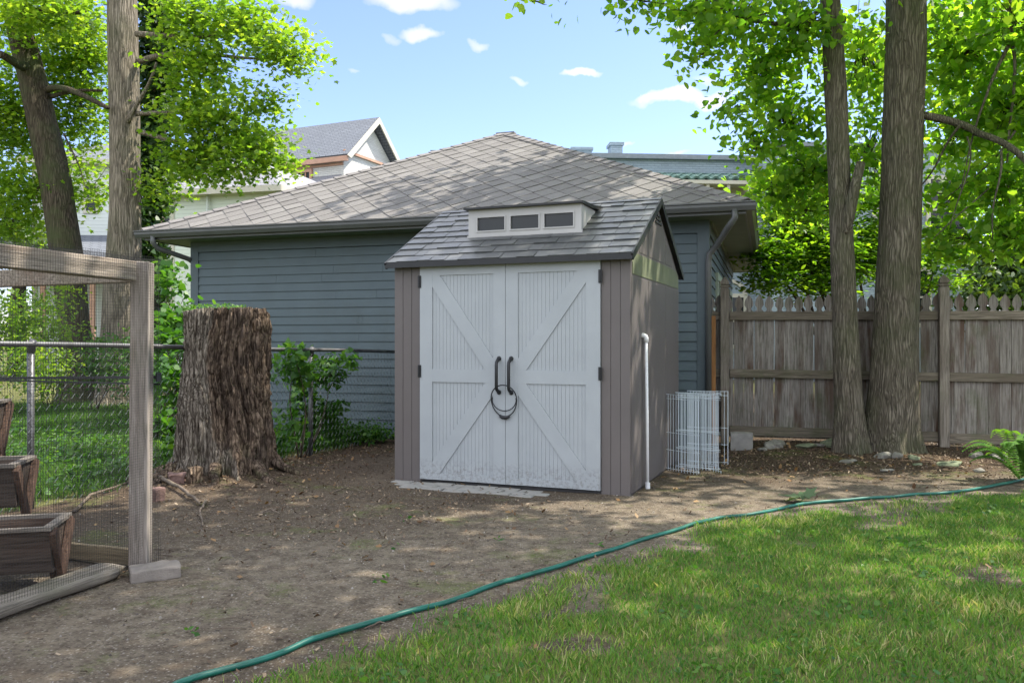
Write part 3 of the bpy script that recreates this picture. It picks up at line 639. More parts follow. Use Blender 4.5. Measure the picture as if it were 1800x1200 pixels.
for (pts_, r_, lab) in (([(255, 838), (290, 862), (330, 880), (352, 892)], .022, 'dead branch lying from the netted post toward the bare dirt below the stump'), ([(130, 905), (160, 880), (205, 866), (245, 850)], .014, 'bent dry branch on the soil behind the netting'),
                        ([(362, 886), (352, 905), (356, 925)], .012, 'short dark forked stick at the end of the dead branch'), ([(268, 822), (300, 832), (340, 836)], .03, 'thick bark slab lying at the left foot of the stump'),
                        ([(588, 868), (612, 862), (640, 866)], .007, 'thin stick on the dirt left of the shed'), ([(640, 1108), (668, 1103), (700, 1106)], .005, 'thin curved stick lying just beyond the hose'), ([(450, 905), (475, 899), (492, 904)], .008, 'short stick on the dirt before the stump')):
    P3 = [Vector((*G(*q), 0)) for q in pts_]; P3 = [Vector((q.x, q.y, gh(q.x, q.y)+r_*.8+(.02 if 0 < i < len(P3)-1 else 0))) for i, q in enumerate(P3)]; c0 = P3[0].copy()
    q2 = []
    for a_, b_ in zip(P3, P3[1:]):
        for k_ in range(5): q_ = a_.lerp(b_, k_/5); q2.append(q_-c0+Vector((random.uniform(-1, 1), random.uniform(-1, 1), random.uniform(-.3, .6)))*r_*.5)
    q2.append(P3[-1]-c0); m = MB(); m.tube(q2, [r_*(1-.6*i/len(q2))*random.uniform(.8, 1.15) for i in range(len(q2))], 7); o = m.build('fallen_branch', W_dead, smooth=True); o.location = c0; tag(o, lab, 'branch', 'fallen branches on the dirt')
# ------------------------------------------------------------------ netted enclosure
CP = Vector((-2.05, 4.56)); CD = Vector((-.316, -.949)); CB = Vector((-.875, .484)).normalized()
W_frame = wood('grey_frame_lumber', (.29, .25, .215), (.42, .375, .33), 'Z', (.16, .08, .04), .35, .25)
W_frameh = wood('grey_frame_beam', (.28, .235, .19), (.40, .345, .285), 'X', (.14, .07, .035), .4, .3)
enc = T('netted_enclosure', 'weathered timber frame covered in black garden netting at the left edge', 'enclosure', (CP.x, CP.y, 0), math.atan2(-CD.y, -CD.x)+0)
# local: +x runs away from the camera along the side; side faces -x toward the viewer
# local y axis points left-back
m = MB(); m.beam((-.01, .0, -.05), (.03, .02, 1.70), .10, .10); m.build('post', W_frame, enc, bevel=.006)
m = MB(); m.beam((-2.3, .03, 1.655), (-.05, .03, 1.645), .09, .105); m.build('beam', W_frameh, enc, bevel=.006)
m = MB(); m.beam((.03, .08, 1.64), (.03, 3.2, 1.62), .05, .10); m.build('beam', W_frameh, enc, bevel=.006)
m = MB(); m.beam((.02, .07, .06), (.02, 3.2, .05), .04, .09); m.build('sill', wood('tan_sill', (.24, .19, .12), (.32, .26, .17), 'Y', (.1, .07, .04), .4), enc, bevel=.006)
M_net = simple('black_netting', (.018, .018, .018), .7, .2, 9)
def net(m, o, u, v, L, H, cell=.0145, w=.0008, sag=.0):
    o, u, v = Vector(o), Vector(u), Vector(v); n = u.cross(v).normalized()
    def ln(a, b, k=6):
        for i in range(k):
            p, q = a+(b-a)*i/k, a+(b-a)*(i+1)/k
            f = lambda p: p+n*(.012*noise.noise(Vector((p.x*2, p.y*2, p.z*3))))
            m.beam(f(p), f(q), w, w, n)
    for i in range(int(L/cell)+1): ln(o+u*i*cell, o+u*i*cell+v*H)
    for i in range(int(H/cell)+1): ln(o+v*i*cell, o+v*i*cell+u*L)
m = MB(); net(m, (-2.3, -.045, .03), (1, 0, 0), (0, 0, 1), 2.40, 1.70); m.build('side_netting', M_net, enc)
m = MB(); net(m, (.085, -.04, .03), (0, 1, 0), (0, 0, 1), 3.1, 1.69, .02); m.build('back_netting', M_net, enc)
m = MB(); net(m, (-2.3, -.04, 1.715), (1, 0, 0), (0, 1, 0), 2.38, 1.2, .022); m.build('top_netting', M_net, enc)
m = MB(); m.beam((.05, -.056, 1.06), (.085, -.056, 1.06), .008, .05); m.beam((.09, -.05, 1.06), (.09, 3.1, 1.0), .004, .016); m.beam((.09, -.05, 1.02), (.09, 3.1, 1.03), .004, .01); m.build('strap', M_blk, enc)
tim = T('landscape_timber', 'rounded grey landscape timber on the ground below the netting', 'timber', (CP.x-.02, CP.y-.07, 0), math.atan2(CD.y, CD.x))
m = MB(); n_ = 60; pts = []
vs = []
for i in range(n_+1):
    t = i/n_; x = .03+2.3*t; e = min(1, (t*2.3/.10)) if t < .05 else 1
    for j in range(20):
        a = 2*math.pi*j/20; q = Vector((0, math.copysign(abs(math.cos(a))**.7, math.cos(a))*.085*(.6+.4*e), math.copysign(abs(math.sin(a))**.6, math.sin(a))*.042*e)); k = 1+.16*noise.noise(Vector((x*2.2, q.y*14, q.z*14)))+.04*noise.noise(Vector((x*20, q.y*60, q.z*60)))
        vs.append((x, -.06+q.y*k+.03*math.sin(x*2), .045+q.z*k))
m.add(vs, [(i*20+j, i*20+(j+1) % 20, (i+1)*20+(j+1) % 20, (i+1)*20+j) for i in range(n_) for j in range(20)]+[tuple(range(20))]); m.build('log', wood('grey_timber', (.24, .21, .17), (.36, .32, .265), 'X', (.06, .05, .035), .5, .3, bump=.01), tim, smooth=True)
# tiered planter
W_pl = wood('dark_planter_wood', (.062, .046, .037), (.105, .082, .066), 'X', (.05, .025, .015), .5, .0)
W_pl2 = wood('planter_leg_wood', (.09, .055, .04), (.14, .09, .065), 'Z', (.07, .03, .02), .5)
W_rim = wood('grey_planter_rim', (.20, .175, .15), (.28, .25, .21), 'X', (.09, .06, .04), .4)
pl = T('tiered_planter', 'dark wooden stepped planter of sloping troughs inside the netting', 'planter', (-2.30, 4.30, 0), R(14))
M_soil = simple('potting_soil', (.03, .022, .016), 1., .3, 30, .01, 40)
for (x1, y, z, dep) in ((-.03, -.10, .335, .0), (-.30, .26, .60, 0), (-.54, .62, .90, 0)):
    x0 = -1.7; b = .13; tw = .17
    t = MB(); t.prism([(x0, y-tw, z), (x0, y-tw+.022, z), (x0, y-b+.03, z-.21), (x0, y-b+.01, z-.21)], (x1-x0, 0, 0)); t.prism([(x0, y+tw-.022, z), (x0, y+tw, z), (x0, y+b-.01, z-.21), (x0, y+b-.03, z-.21)], (x1-x0, 0, 0))
    t.box(x0, x1, y-b+.02, y+b-.02, z-.22, z-.2); t.prism([(x1-.024, y-tw+.02, z-.005), (x1-.024, y+tw-.02, z-.005), (x1-.024, y+b-.03, z-.2), (x1-.024, y-b+.03, z-.2)], (.02, 0, 0))
    tr = t.build('trough', W_pl, pl)
    r = MB(); r.box(x0, x1+.012, y-tw-.018, y-tw+.018, z+.0005, z+.018); r.box(x0, x1+.012, y+tw-.018, y+tw+.018, z+.0005, z+.018); r.box(x1-.03, x1+.014, y-tw+.02, y+tw-.02, z+.001, z+.0175); r.build('rim', W_rim, tr)
    s = MB(); s.box(x0, x1-.03, y-tw+.03, y+tw-.03, z-.10, z-.085); s.build('soil', M_soil, tr)
    for sy in (-1, 1):
        l = MB(); l.beam((x1+.014, y+sy*(tw-.01), z-.005), (x1+.014, y-sy*.03, max(z-.34, .03)), .03, .055, (0, 1, 0)); l.build('leg', W_pl2, pl, bevel=.003)
for xx in (-.55, -1.3):
    l = MB(); l.beam((xx, -.12, .0), (xx, .62, .62), .035, .06, (1, 0, 0)); l.build('leg', W_pl2, pl);
l = MB(); l.beam((-.14, .12, .24), (-.02, -.14, .0), .04, .05, (1, 0, 0)); l.build('leg', W_pl2, pl)
l = MB(); l.beam((-1.6, .1, .10), (-.15, .1, .10), .05, .04); l.build('stretcher', W_pl, pl)
# ------------------------------------------------------------------ folded wire panels
wp = T('wire_exercise_pen', 'folded white wire pen panels standing against the shed side wall', 'wire pen', (1.75, 8.0, 0))
ch = [(1.51, 8.10), (1.77, 7.76), (1.62, 8.16), (2.007, 7.92), (1.70, 8.40), (2.06, 8.20), (1.82, 8.56), (2.20, 8.40)]
for a, b in zip(ch, ch[1:]):
    a, b = Vector(a), Vector(b); d = b-a; L = d.length; m = MB(); hz = random.uniform(-.008, .008); g0 = gh(*a)+.01
    bl = random.uniform(.03, .07); f = lambda s, z: (a.x+d.x*s-1.75+d.y*bl*4*s*(1-s), a.y+d.y*s-8.-d.x*bl*4*s*(1-s), z+g0+hz)
    n = int(L/.034)
    for i in range(n+1):
        s = i/n; m.tube([f(s, 0), f(s, .745)], .0022 if 0 < i < n else .0035, 4, cap=False)
    for z in (.02, .20, .37, .70, .742): m.tube([f(q/8, z) for q in range(9)], .0024, 5)
    m.build('panel', M_wirew, wp)
# ------------------------------------------------------------------ pvc pipe
pv = T('pvc_pipe', 'white plastic pipe with top elbow standing along the shed side wall', 'pipe', (1.165, 7.08, 0))
m = MB(); m.tube([(.0, 0, gh(1.16, 7.1)-.02), (-.006, .0, .7), (-.012, .005, 1.275)], .0135, 12); m.build('pipe', M_white, pv, smooth=True)
m = MB(); m.tube([(-.012, .005, 1.26), (-.012, .005, 1.295), (-.018, .007, 1.308), (-.03, .008, 1.315), (-.058, .01, 1.315)], .021, 12); m.build('elbow', M_white, pv, smooth=True)
m = MB(); m.tube([(.0, 0, gh(1.16, 7.1)+.0), (0, 0, .055)], .021, 12); m.build('coupling', M_white, pv)
# ------------------------------------------------------------------ hose
M_hose = NT('green_hose'); v_ = M_hose.co(); M_hose = M_hose.bsdf(M_hose.ramp(M_hose.noise(v_, 6, 5), [(.35, (.003, .075, .05)), (.7, (.008, .125, .088))]), .38, spec=.5)
hp = [(300, 1216), (340, 1200), (480, 1160), (560, 1130), (700, 1087), (800, 1057), (900, 1022), (1000, 993), (1100, 962), (1200, 932), (1260, 915), (1330, 905), (1420, 887), (1500, 879), (1600, 870), (1700, 863), (1780, 849), (1850, 838), (1950, 835)]
w = [Vector((*G(*q), 0)) for q in hp]; pts = []
for i in range(len(w)-1):
    p0, p1, p2, p3 = w[max(i-1, 0)], w[i], w[i+1], w[min(i+2, len(w)-1)]
    for k in range(10):
        t = k/10; p = .5*((2*p1)+(p2-p0)*t+(2*p0-5*p1+4*p2-p3)*t*t+(3*p1-p0-3*p2+p3)*t**3); pts.append((p.x, p.y, gh(p.x, p.y)+.014+.003*math.sin(i*2.1+k*.3)))
m = MB(); m.tube(pts, .0128, 10); tag(m.build('garden_hose', M_hose, smooth=True), 'green garden hose lying along the edge of the lawn', 'hose')
# ------------------------------------------------------------------ pavers
M_pav = simple('dusty_paver', (.27, .265, .245), .95, .15, 6, .003, 60, spec=.1, grime=(.18, .15, .12))
k = 0
for r_ in range(3):
    for c_ in range(7):
        x = .12+c_*.205+(.1 if r_ % 2 else 0)-.0*r_; y = -.075-.105*r_
        if x > 1.75 or (r_ == 2 and c_ in (0,)): continue
        p = Vector((SHO[0]+x*math.cos(SHR)-y*math.sin(SHR), SHO[1]+x*math.sin(SHR)+y*math.cos(SHR)))
        m = MB(); m.box(-.098, .098, -.048, .048, -.04, 0); o = m.build('paver', M_pav, bevel=.006); o.location = (p.x, p.y, gh(p.x, p.y)+.012-.0015*abs(c_-3)); o.rotation_euler = (R(random.uniform(-.7, .7)), R(random.uniform(-.7, .7)), SHR+R(random.uniform(-1.5, 1.5)))
        tag(o, 'dusty grey paver set flush in the dirt before the shed doors', 'paver', 'pavers before the shed doors')
# ------------------------------------------------------------------ leaves and trees
L_maple = leafmat('maple_leaf', [(0, (.055, .13, .02)), (.5, (.13, .235, .03)), (1, (.25, .34, .05))], .6, (1.95, 1.9, .6))
L_lind = leafmat('linden_leaf', [(0, (.055, .14, .025)), (.5, (.12, .225, .035)), (1, (.24, .34, .05))], .72, (2.3, 2.3, .6))
L_und = leafmat('understory_leaf', [(0, (.04, .115, .016)), (.5, (.09, .20, .02)), (1, (.20, .32, .03))], .62, (2.3, 2.1, .6))
L_ivy = leafmat('ivy_leaf', [(0, (.015, .045, .012)), (.6, (.03, .075, .016)), (1, (.09, .15, .03))], .25, (1.5, 1.5, .5))
L_dark = leafmat('dark_leaf', [(0, (.02, .05, .012)), (.6, (.05, .10, .02)), (1, (.12, .17, .04))], .4)
L_shrub = leafmat('shrub_leaf', [(0, (.030, .095, .018)), (.5, (.055, .15, .025)), (1, (.12, .23, .04))], .45, (1.7, 1.7, .5))
B_maple = bark('maple_bark', (.17, .145, .11), (.29, .25, .195), .8, .3, .02)
B_lind = bark('linden_bark', (.125, .108, .082), (.215, .188, .148), 1.3, .5, .02)
B_twig = bark('twig_bark', (.06, .048, .036), (.11, .09, .07), 2., 0, .003)
def pfp(px, py, Y, rx, ry, n, dy=None, z=None):
    p = P(px, py, Y); k = Y/F; return (p.x, p.y, p.z, rx*k, dy or max(rx, ry)*k*.9, ry*k, n)
def crown(name, root, puffs, mt, tpl, size, per=22, sig=(.26, .26, .13), up=.9, spread=.6, droop=.4, shell=.55, twigs=None, trm=None, twr=.006, off=(0, 0, 0)):
    C, cl, rn = puff_pts(puffs, sig, per, shell)
    ok = C[:, 2] > .05; C = C[ok]; rn = rn[ok]
    o = npmesh(name, leaves(C, size, tpl, up, spread, droop), len(tpl), mt, root, rn, off)
    if twigs:
        m = MB()
        for i, (q, c) in enumerate(cl):
            if i % twigs == 0:
                limb(m, Vector(c)-Vector(off), Vector(q)-Vector(off), twr, twr*.4, .12, 4, 5)
        m.build('twigs', trm or B_twig, root)
    return C
def mktree(name, lab, cat, base, tp, tr, puffs, mt, tpl, size, bk, group=None, flare=.5, seed=0, limbs=(), lo=3, **kw):
    t = T(name, lab, cat, base, 0, group); B = Vector(base)
    trunk_mesh([Vector(p)-B for p in tp], tr, 36 if base[1] < 12 else 22, .05, lo, .10, seed, flare).build('trunk', bk, t, smooth=True)
    for a, b, r0, r1 in limbs:
        m = MB(); limb(m, Vector(a)-B, Vector(b)-B, r0, r1, .08, 8, 12); m.build('branch', bk, t, smooth=True)
    if puffs: crown('crown', t, puffs, mt, tpl, size, off=base, **kw)
    return t
# --- right: two big trunks before the fence
BY = 9.30
def tp(lst, Y): return [(((px-900)/F*Y), Y, CAMH+(HY-py)/F*Y) for px, py in lst]
ta = tp([(1496, 800), (1492, 720), (1487, 600), (1481, 450), (1474, 300), (1468, 150), (1459, 0), (1450, -150)], 9.25)+[(4.0, 9.6, 8.), (4.3, 9.8, 11.)]
ta[0] = (ta[0][0], ta[0][1], -.1)
up = [(2.6, 9.2, 7.6, 1.5, 1.6, .7, 34), (4.4, 8.4, 8.2, 1.7, 1.7, .7, 36), (4.6, 10.6, 10.0, 2.0, 1.8, .9, 26), (3.6, 6.8, 7.4, 1.7, 1.4, .6, 44), (5.4, 6.0, 8.0, 1.8, 1.5, .6, 54), (3.2, 5.0, 6.8, 1.6, 1.3, .6, 40), (6.4, 4.4, 7.8, 1.6, 1.2, .6, 17), (4.6, 3.6, 7.0, 1.6, 1.1, .6, 46), (1.6, 6.9, 6.9, 1.1, 1.0, .5, 20), (3.4, 11.6, 7.8, 1.5, 1.4, .6, 44), (5.4, 12.8, 8.4, 1.6, 1.4, .6, 34), (1.8, 12.2, 8.0, 1.0, .8, .4, 9), (5.6, 9.0, 7.4, 1.1, 1.0, .5, 26), (1.9, 4.7, 6.6, 1.2, .9, .4, 26)]
pa = [pfp(1290, 30, 9.2, 95, 60, 34), pfp(1230, 10, 8.6, 70, 22, 16), pfp(1340, 120, 9.6, 70, 70, 34), pfp(1120, 0, 8.8, 50, 9, 7), pfp(1385, 215, 9.8, 60, 60, 30), pfp(1235, 95, 9, 26, 26, 7), pfp(1330, 250, 9.6, 30, 36, 10),
      pfp(1400, 50, 9.2, 70, 70, 30), pfp(1430, 300, 10, 70, 44, 34), pfp(1370, 330, 10.2, 45, 34, 16), pfp(1420, 370, 10.4, 50, 26, 12), pfp(1515, 90, 10, 50, 100, 34), pfp(1530, 270, 10.2, 45, 80, 26), pfp(940, 2, 8.8, 34, 4, 2), pfp(1290, 190, 9.4, 25, 25, 5)]
pa = [(*q[:6], int(q[6]*1.35)) for q in pa]
crk = dict(per=16, sig=(.20, .20, .13), up=.65, spread=.75, droop=1.0, twigs=1, twr=.007)
mktree('linden_tree', 'slim grey brown tree with a cut stub, left of the two trunks at the fence', 'tree', (ta[0][0], 9.25, 0), ta, [.18, .15, .138, .128, .12, .118, .106, .10, .09, .06],
       [(*q[:6], int(q[6]*1.2)+1) for q in pa], L_lind, HEART, .078, B_lind, flare=.75, seed=2, lo=5, limbs=[((3.70, 9.2, 2.45), (3.86, 9.12, 3.24), .075, .052)]+[((3.75, 9.3, 4.9), P(1290, 30, 9.2), .045, .012), ((3.72, 9.3, 5.3), P(1340, 120, 9.6), .03, .01), ((3.8, 9.4, 6.2), up[0][:3], .09, .03),
       (P(1300, 20, 9.1), P(1120, 0, 8.8), .014, .005), (P(1290, 30, 9.2), P(1235, 95, 9), .012, .005)], **crk)
tb = tp([(1562, 812), (1567, 720), (1573, 600), (1580, 450), (1585, 300), (1590, 150), (1592, 0), (1594, -200)], 9.35)+[(4.6, 9.4, 8.6), (4.9, 9.3, 12.)]
tb[0] = (tb[0][0], tb[0][1], -.1)
pb = [pfp(1700, 90, 9.6, 90, 90, 60), pfp(1780, 30, 9.0, 70, 70, 34), pfp(1690, 230, 10, 70, 70, 44), pfp(1770, 200, 9.4, 60, 80, 44), pfp(1680, 340, 10, 60, 40, 24), pfp(1760, 330, 9.2, 60, 60, 36), pfp(1700, 420, 9.6, 75, 32, 26), pfp(1780, 420, 9., 50, 40, 22), pfp(1660, 20, 10.2, 50, 60, 30),
      pfp(1830, 150, 9.2, 60, 140, 50), pfp(1830, 360, 8.8, 50, 100, 30)]
pb = [(*q[:4], q[4]*.7, q[5], int(q[6]*1.05)) for q in pb]
tbo = mktree('linden_tree', 'thick furrowed tree trunk with a long bare side branch, right of the two big trunks', 'tree', (tb[0][0], 9.35, 0), tb, [.28, .25, .238, .228, .222, .216, .206, .20, .16, .10],
       pb, L_lind, HEART, .09, B_lind, flare=.85, seed=9, lo=5, limbs=[((4.62, 9.3, 3.82), P(1720, 235, 9.0), .045, .038), (P(1718, 234, 9.0), P(1830, 310, 8.6), .038, .03), (P(1690, 218, 9.0), P(1600, 345, 9.6), .016, .006), (P(1760, 262, 8.8), P(1745, 420, 8.8), .014, .006),
       (P(1775, -60, 9.2), P(1778, 70, 9.1), .05, .03), (P(1778, 70, 9.1), P(1735, 165, 9.), .024, .014), (P(1735, 165, 9.), P(1690, 330, 9.1), .014, .006), (P(1778, 70, 9.1), P(1776, 360, 9.), .02, .008), (P(1776, 290, 9.), P(1640, 420, 9.2), .012, .005), (P(1700, 240, 9.), P(1670, 400, 9.1), .011, .005),
       (P(1785, 230, 9.), P(1660, 350, 9.4), .012, .005), (tb[7], (6.0, 8.7, 8.4), .09, .03), (tb[8], (6.6, 9.6, 9.), .08, .03), (P(1775, -60, 9.2), (5.0, 9.3, 6.9), .05, .07)], **crk)
crown('upper_crown', tbo, up, L_lind, HEART, .17, per=22, sig=(.34, .34, .2), up=.7, spread=.7, droop=.8, off=(tb[0][0], 9.35, 0))
# --- shade trees to the right, outside the frame but shading the yard
def shade_tree(x, y, lab, pf_, seed, r=.25):
    mktree('shade_tree', lab, 'tree', (x, y, 0), [(x, y, -.1), (x+.1, y, 2.), (x, y+.1, 5.), (x-.1, y, 9.)], [r, r*.85, r*.7, r*.3], pf_, L_lind, HEART, .18, B_lind, seed=seed, per=20, sig=(.36, .36, .2), up=.7, spread=.7,
           limbs=[((x, y, 4.5+.4*i), p[:3], .08, .02) for i, p in enumerate(pf_)])
shade_tree(10.2, 6.6, 'leafy shade tree right of the lawn nearest the fern', [(9.0, 6.2, 7.2, 1.8, 1.5, .8, 13), (6.6, 6.4, 6.9, 1.2, .9, .5, 11), (8.2, 7.8, 8.2, 1.7, 1.5, .8, 20), (10.6, 7.6, 8.8, 1.8, 1.8, .9, 20), (8.0, 4.8, 7.6, 1.7, 1.3, .8, 13)], 3)
shade_tree(10.8, 2.6, 'leafy shade tree right of the lawn nearest the camera', [(8.2, 2.8, 6.8, 1.8, 1.5, .8, 11), (6.2, 4.7, 6.6, 1.3, .8, .5, 18), (10.2, 1.6, 8.0, 1.8, 1.6, .9, 20), (7.0, 3.4, 7.4, 1.4, 1.2, .7, 18)], 4)
shade_tree(13.2, 10.5, 'tall leafy shade tree beyond the right end of the fence', [(12.0, 10.2, 8.4, 2.0, 2.0, 1.0, 20), (13.4, 11.6, 10., 2.0, 2.0, 1.0, 20)], 5)
# --- left maples and ivy trunk
la = tp([(140, 712), (137, 640), (130, 560), (115, 430), (97, 315), (74, 215), (55, 130), (34, 50), (10, -40)], 17)+[(-12.2, 17, 11.5)]
LP = [pfp(50, 20, 16, 110, 60, 56), pfp(90, 100, 18.6, 110, 70, 40), pfp(20, 190, 18.4, 90, 110, 60), pfp(140, 180, 18.6, 60, 90, 50), pfp(70, 330, 17.5, 100, 60, 50), pfp(20, 400, 18, 60, 60, 26), pfp(135, 50, 17.8, 50, 80, 44), pfp(-60, 200, 17.4, 70, 200, 60), pfp(160, 330, 18, 34, 60, 12), pfp(70, 210, 18.5, 90, 120, 50)]
LP = [(*q[:4], q[4]*.8, q[5], int(q[6]*1.5)) for q in LP]
mkw = dict(per=26, sig=(.30, .30, .13), up=1.1, spread=.6, droop=.5, twigs=3, twr=.009)
mktree('maple_tree', 'dark leaning maple trunk at the left behind the chain link fence', 'tree', (la[0][0], 17, 0), la, [.38, .32, .29, .30, .295, .28, .265, .25, .22, .1], [(*q[:6], int(q[6]*1.15)) for q in LP], L_maple, MAPLE, .098, bark('dark_maple_bark', (.062, .050, .034), (.115, .095, .068), .8, .7, .02), seed=12, lo=4,
       limbs=[(P(60, 120, 17), P(0, 95, 16), .11, .07), (P(80, 160, 17), P(190, 190, 15.6), .07, .04), (P(90, 170, 17), P(180, 160, 16.5), .05, .025), (P(40, 40, 17), P(150, 20, 16), .07, .03), (P(112, 235, 17), P(150, 330, 16.2), .02, .008)], **mkw)
lb = tp([(210, 712), (212, 600), (216, 480), (219, 400), (219, 300), (218, 150), (214, 0), (214, -150)], 16)+[(-7.4, 16, 11.)]
LP2 = [pfp(335, 30, 15.4, 45, 60, 34), pfp(350, 110, 15.2, 60, 50, 26), pfp(420, 30, 15, 70, 45, 30), pfp(480, 75, 14.8, 50, 36, 18), pfp(520, 105, 14.8, 32, 24, 8), pfp(390, 215, 15.2, 90, 60, 44), pfp(350, 270, 15.4, 50, 50, 34), pfp(460, 260, 15, 50, 40, 22), pfp(410, 295, 15, 70, 28, 20), pfp(470, 180, 15, 30, 30, 8), pfp(345, 185, 15.6, 40, 50, 26), pfp(490, 290, 14.9, 24, 14, 5),
       (-9.2, 19.5, 10.8, 2.4, 2.2, 1.6, 20), pfp(150, 110, 18, 50, 60, 24), pfp(290, 330, 16, 26, 40, 10)]
LP2 = [(*q[:4], q[4]*.8, q[5], int(q[6]*1.5)) for q in LP2]
mktree('maple_tree', 'straight pale maple trunk with sunlit right side behind the garage corner', 'tree', (lb[0][0], 16, 0), lb, [.44, .36, .325, .30, .285, .275, .265, .25, .15], [(*q[:6], int(q[6]*1.15)) for q in LP2], L_maple, MAPLE, .098, B_maple, seed=20, lo=4,
       limbs=[(P(225, 215, 15.8), P(275, 110, 15.4), .05, .02), (P(240, 60, 15.8), P(440, 30, 14.9), .06, .02), (P(240, 110, 16), P(520, 100, 14.8), .06, .012), (P(240, 200, 15.8), P(400, 215, 15.2), .05, .015), (P(240, 230, 15.8), P(470, 265, 15), .05, .012), ((lb[6][0], 16, 8.), (-6., 15, 9.6), .1, .03)], **mkw)
lc = tp([(262, 712), (266, 560), (268, 420), (272, 300), (276, 150), (282, 0), (290, -150)], 17.5)
iv = mktree('ivy_covered_tree', 'tree trunk wrapped in dark ivy right of the pale maple trunk', 'tree', (lc[0][0], 17.5, 0), lc, [.3, .24, .22, .2, .19, .17, .1], None, None, None, 0, B_maple, seed=30)
iv2 = []
for k in range(60):
    t = k/59; py = 610-660*t; cx = np.interp(py, [-50, 150, 300, 420, 600], [284, 276, 272, 268, 266]); r_ = np.interp(py, [-50, 100, 200, 330, 460, 600], [30, 36, 30, 24, 22, 22]); iv2.append(pfp(cx, py, 17.2, r_*1.15, 10, 9, dy=.42))
crown('ivy', iv, iv2, L_ivy, IVY, .12, per=20, sig=(.09, .09, .10), up=.2, spread=.8, droop=1.5, shell=.3, off=(lc[0][0], 17.5, 0))
# ivy on lower maple trunks
# --- understory tree behind the picket fence
ut = T('understory_tree', 'dense low layered tree with fine leaves behind the picket fence', 'tree', (5.6, 13.6, 0))
m = MB()
for (px, py) in ((1360, 470), (1420, 380), (1500, 420), (1560, 460), (1640, 480), (1440, 500), (1390, 420)): limb(m, (0, 0, -.05), P(px, py, 13.4)-Vector((5.6, 13.6, 0)), .045, .012, .1, 6, 10)
m.build('trunk', B_twig, ut, smooth=True)
crown('crown', ut, [pfp(1400, 380, 13.6, 75, 50, 110), pfp(1360, 440, 13.2, 42, 50, 80), pfp(1440, 450, 13.6, 80, 60, 190), pfp(1400, 320, 13.8, 50, 40, 70), pfp(1445, 350, 13.8, 50, 50, 70), pfp(1350, 495, 13, 36, 26, 26), pfp(1530, 440, 14, 60, 70, 150), pfp(1640, 440, 13.6, 50, 40, 50), pfp(1650, 495, 13.4, 45, 18, 22), pfp(1540, 350, 13.8, 50, 50, 44), pfp(1430, 500, 13.4, 90, 30, 50)], L_und, OVAL, .105, per=36, sig=(.20, .20, .055), up=1.6, spread=.5, droop=.2, shell=.6, twigs=4, twr=.005, off=(5.6, 13.6, 0))
# --- far trees
def fartree(lab, pf_, base, r, mt, size=.22, per=26, group='background trees'):
    t = T('background_tree', lab, 'tree', base, 0, group); m = MB(); m.tube([(0, 0, -.1), (0, 0, 2.5), (.2, 0, 5)], [r, r*.8, r*.4], 8)
    m.build('trunk', B_twig, t, smooth=True); crown('crown', t, pf_, mt, OVAL, size, per=per, sig=(.45, .45, .3), up=.5, spread=.9, droop=.3, off=base)
fartree('dark tree beyond the right end of the picket fence', [pfp(1770, 460, 24, 55, 60, 120), pfp(1750, 520, 23, 60, 40, 60), pfp(1850, 420, 24, 70, 110, 120)], (14.6, 24, 0), .3, L_dark)
fartree('leafy tree behind the leaning maple at the far left', [pfp(10, 400, 30, 60, 90, 110), pfp(-80, 300, 30, 90, 200, 160), pfp(60, 440, 27, 30, 40, 30)], (-18, 30, 0), .35, L_dark)
fartree('sunlit yellow green tree seen between and right of the two big trunks', [pfp(1680, 130, 19, 90, 90, 110), pfp(1780, 60, 18, 80, 90, 100), pfp(1530, 120, 20, 60, 110, 70), pfp(1790, 260, 18, 60, 80, 60), pfp(1680, 270, 19, 40, 50, 22)], (13.6, 19, 0), .28, L_maple, .16, 22)
fartree('green tree behind the blue building corner at the right', [pfp(1790, 330, 34, 90, 80, 120), pfp(1850, 200, 34, 90, 90, 100)], (21, 34, 0), .35, L_maple)
# ------------------------------------------------------------------ shrubs and weeds on the left
def shrub(name, lab, cat, base, pf_, mt, tpl, size, per=22, sig=(.12, .12, .08), group=None, stems=5, up=.8, **k):
    s = T(name, lab, cat, base, 0, group); B = Vector(base); m = MB()
    for i in range(stems):
        q = pf_[i % len(pf_)]; limb(m, (random.uniform(-.06, .06), random.uniform(-.06, .06), -.05), Vector(q[:3])-B+Vector((random.uniform(-.2, .2)*q[3], 0, q[5]*.5)), .011, .003, .1, 5, 8)
    m.build('stem', B_twig, s, smooth=True); crown('foliage', s, pf_, mt, tpl, size, per=per, sig=sig, up=up, off=base, **k)
shrub('sapling', 'bushy green sapling growing through the chain link fence right of the stump', 'sapling', (-2.3, 9.0, 0), [pfp(520, 650, 9.1, 32, 36, 20), pfp(575, 655, 10.0, 34, 34, 22), pfp(545, 720, 9.8, 45, 40, 28), pfp(590, 720, 10.1, 24, 36, 10), pfp(520, 620, 8.9, 30, 14, 7), pfp(612, 632, 9.7, 24, 9, 4), pfp(500, 760, 8.9, 20, 40, 10)], L_shrub, IVY, .085, per=15, sig=(.085, .085, .05))
shrub('low_shrub', 'low ground shrub along the garage wall beside the shed', 'shrub', (-2.0, 10.2, 0), [pfp(600, 765, 10.1, 60, 28, 60), pfp(660, 765, 10.4, 34, 22, 34), pfp(540, 790, 9.5, 40, 18, 22)], L_shrub, OVAL, .06, per=24, sig=(.09, .09, .05))
shrub('sapling', 'tall leafy sapling between the netted post and the stump', 'sapling', (-3.2, 8.3, 0), [pfp(300, 500, 9.2, 26, 34, 12), pfp(315, 560, 9.0, 30, 36, 20), pfp(285, 600, 8.6, 30, 36, 18), pfp(300, 680, 8.4, 26, 60, 26), pfp(290, 760, 8.2, 26, 40, 20)], L_shrub, HEART, .078, per=14, sig=(.10, .10, .06))
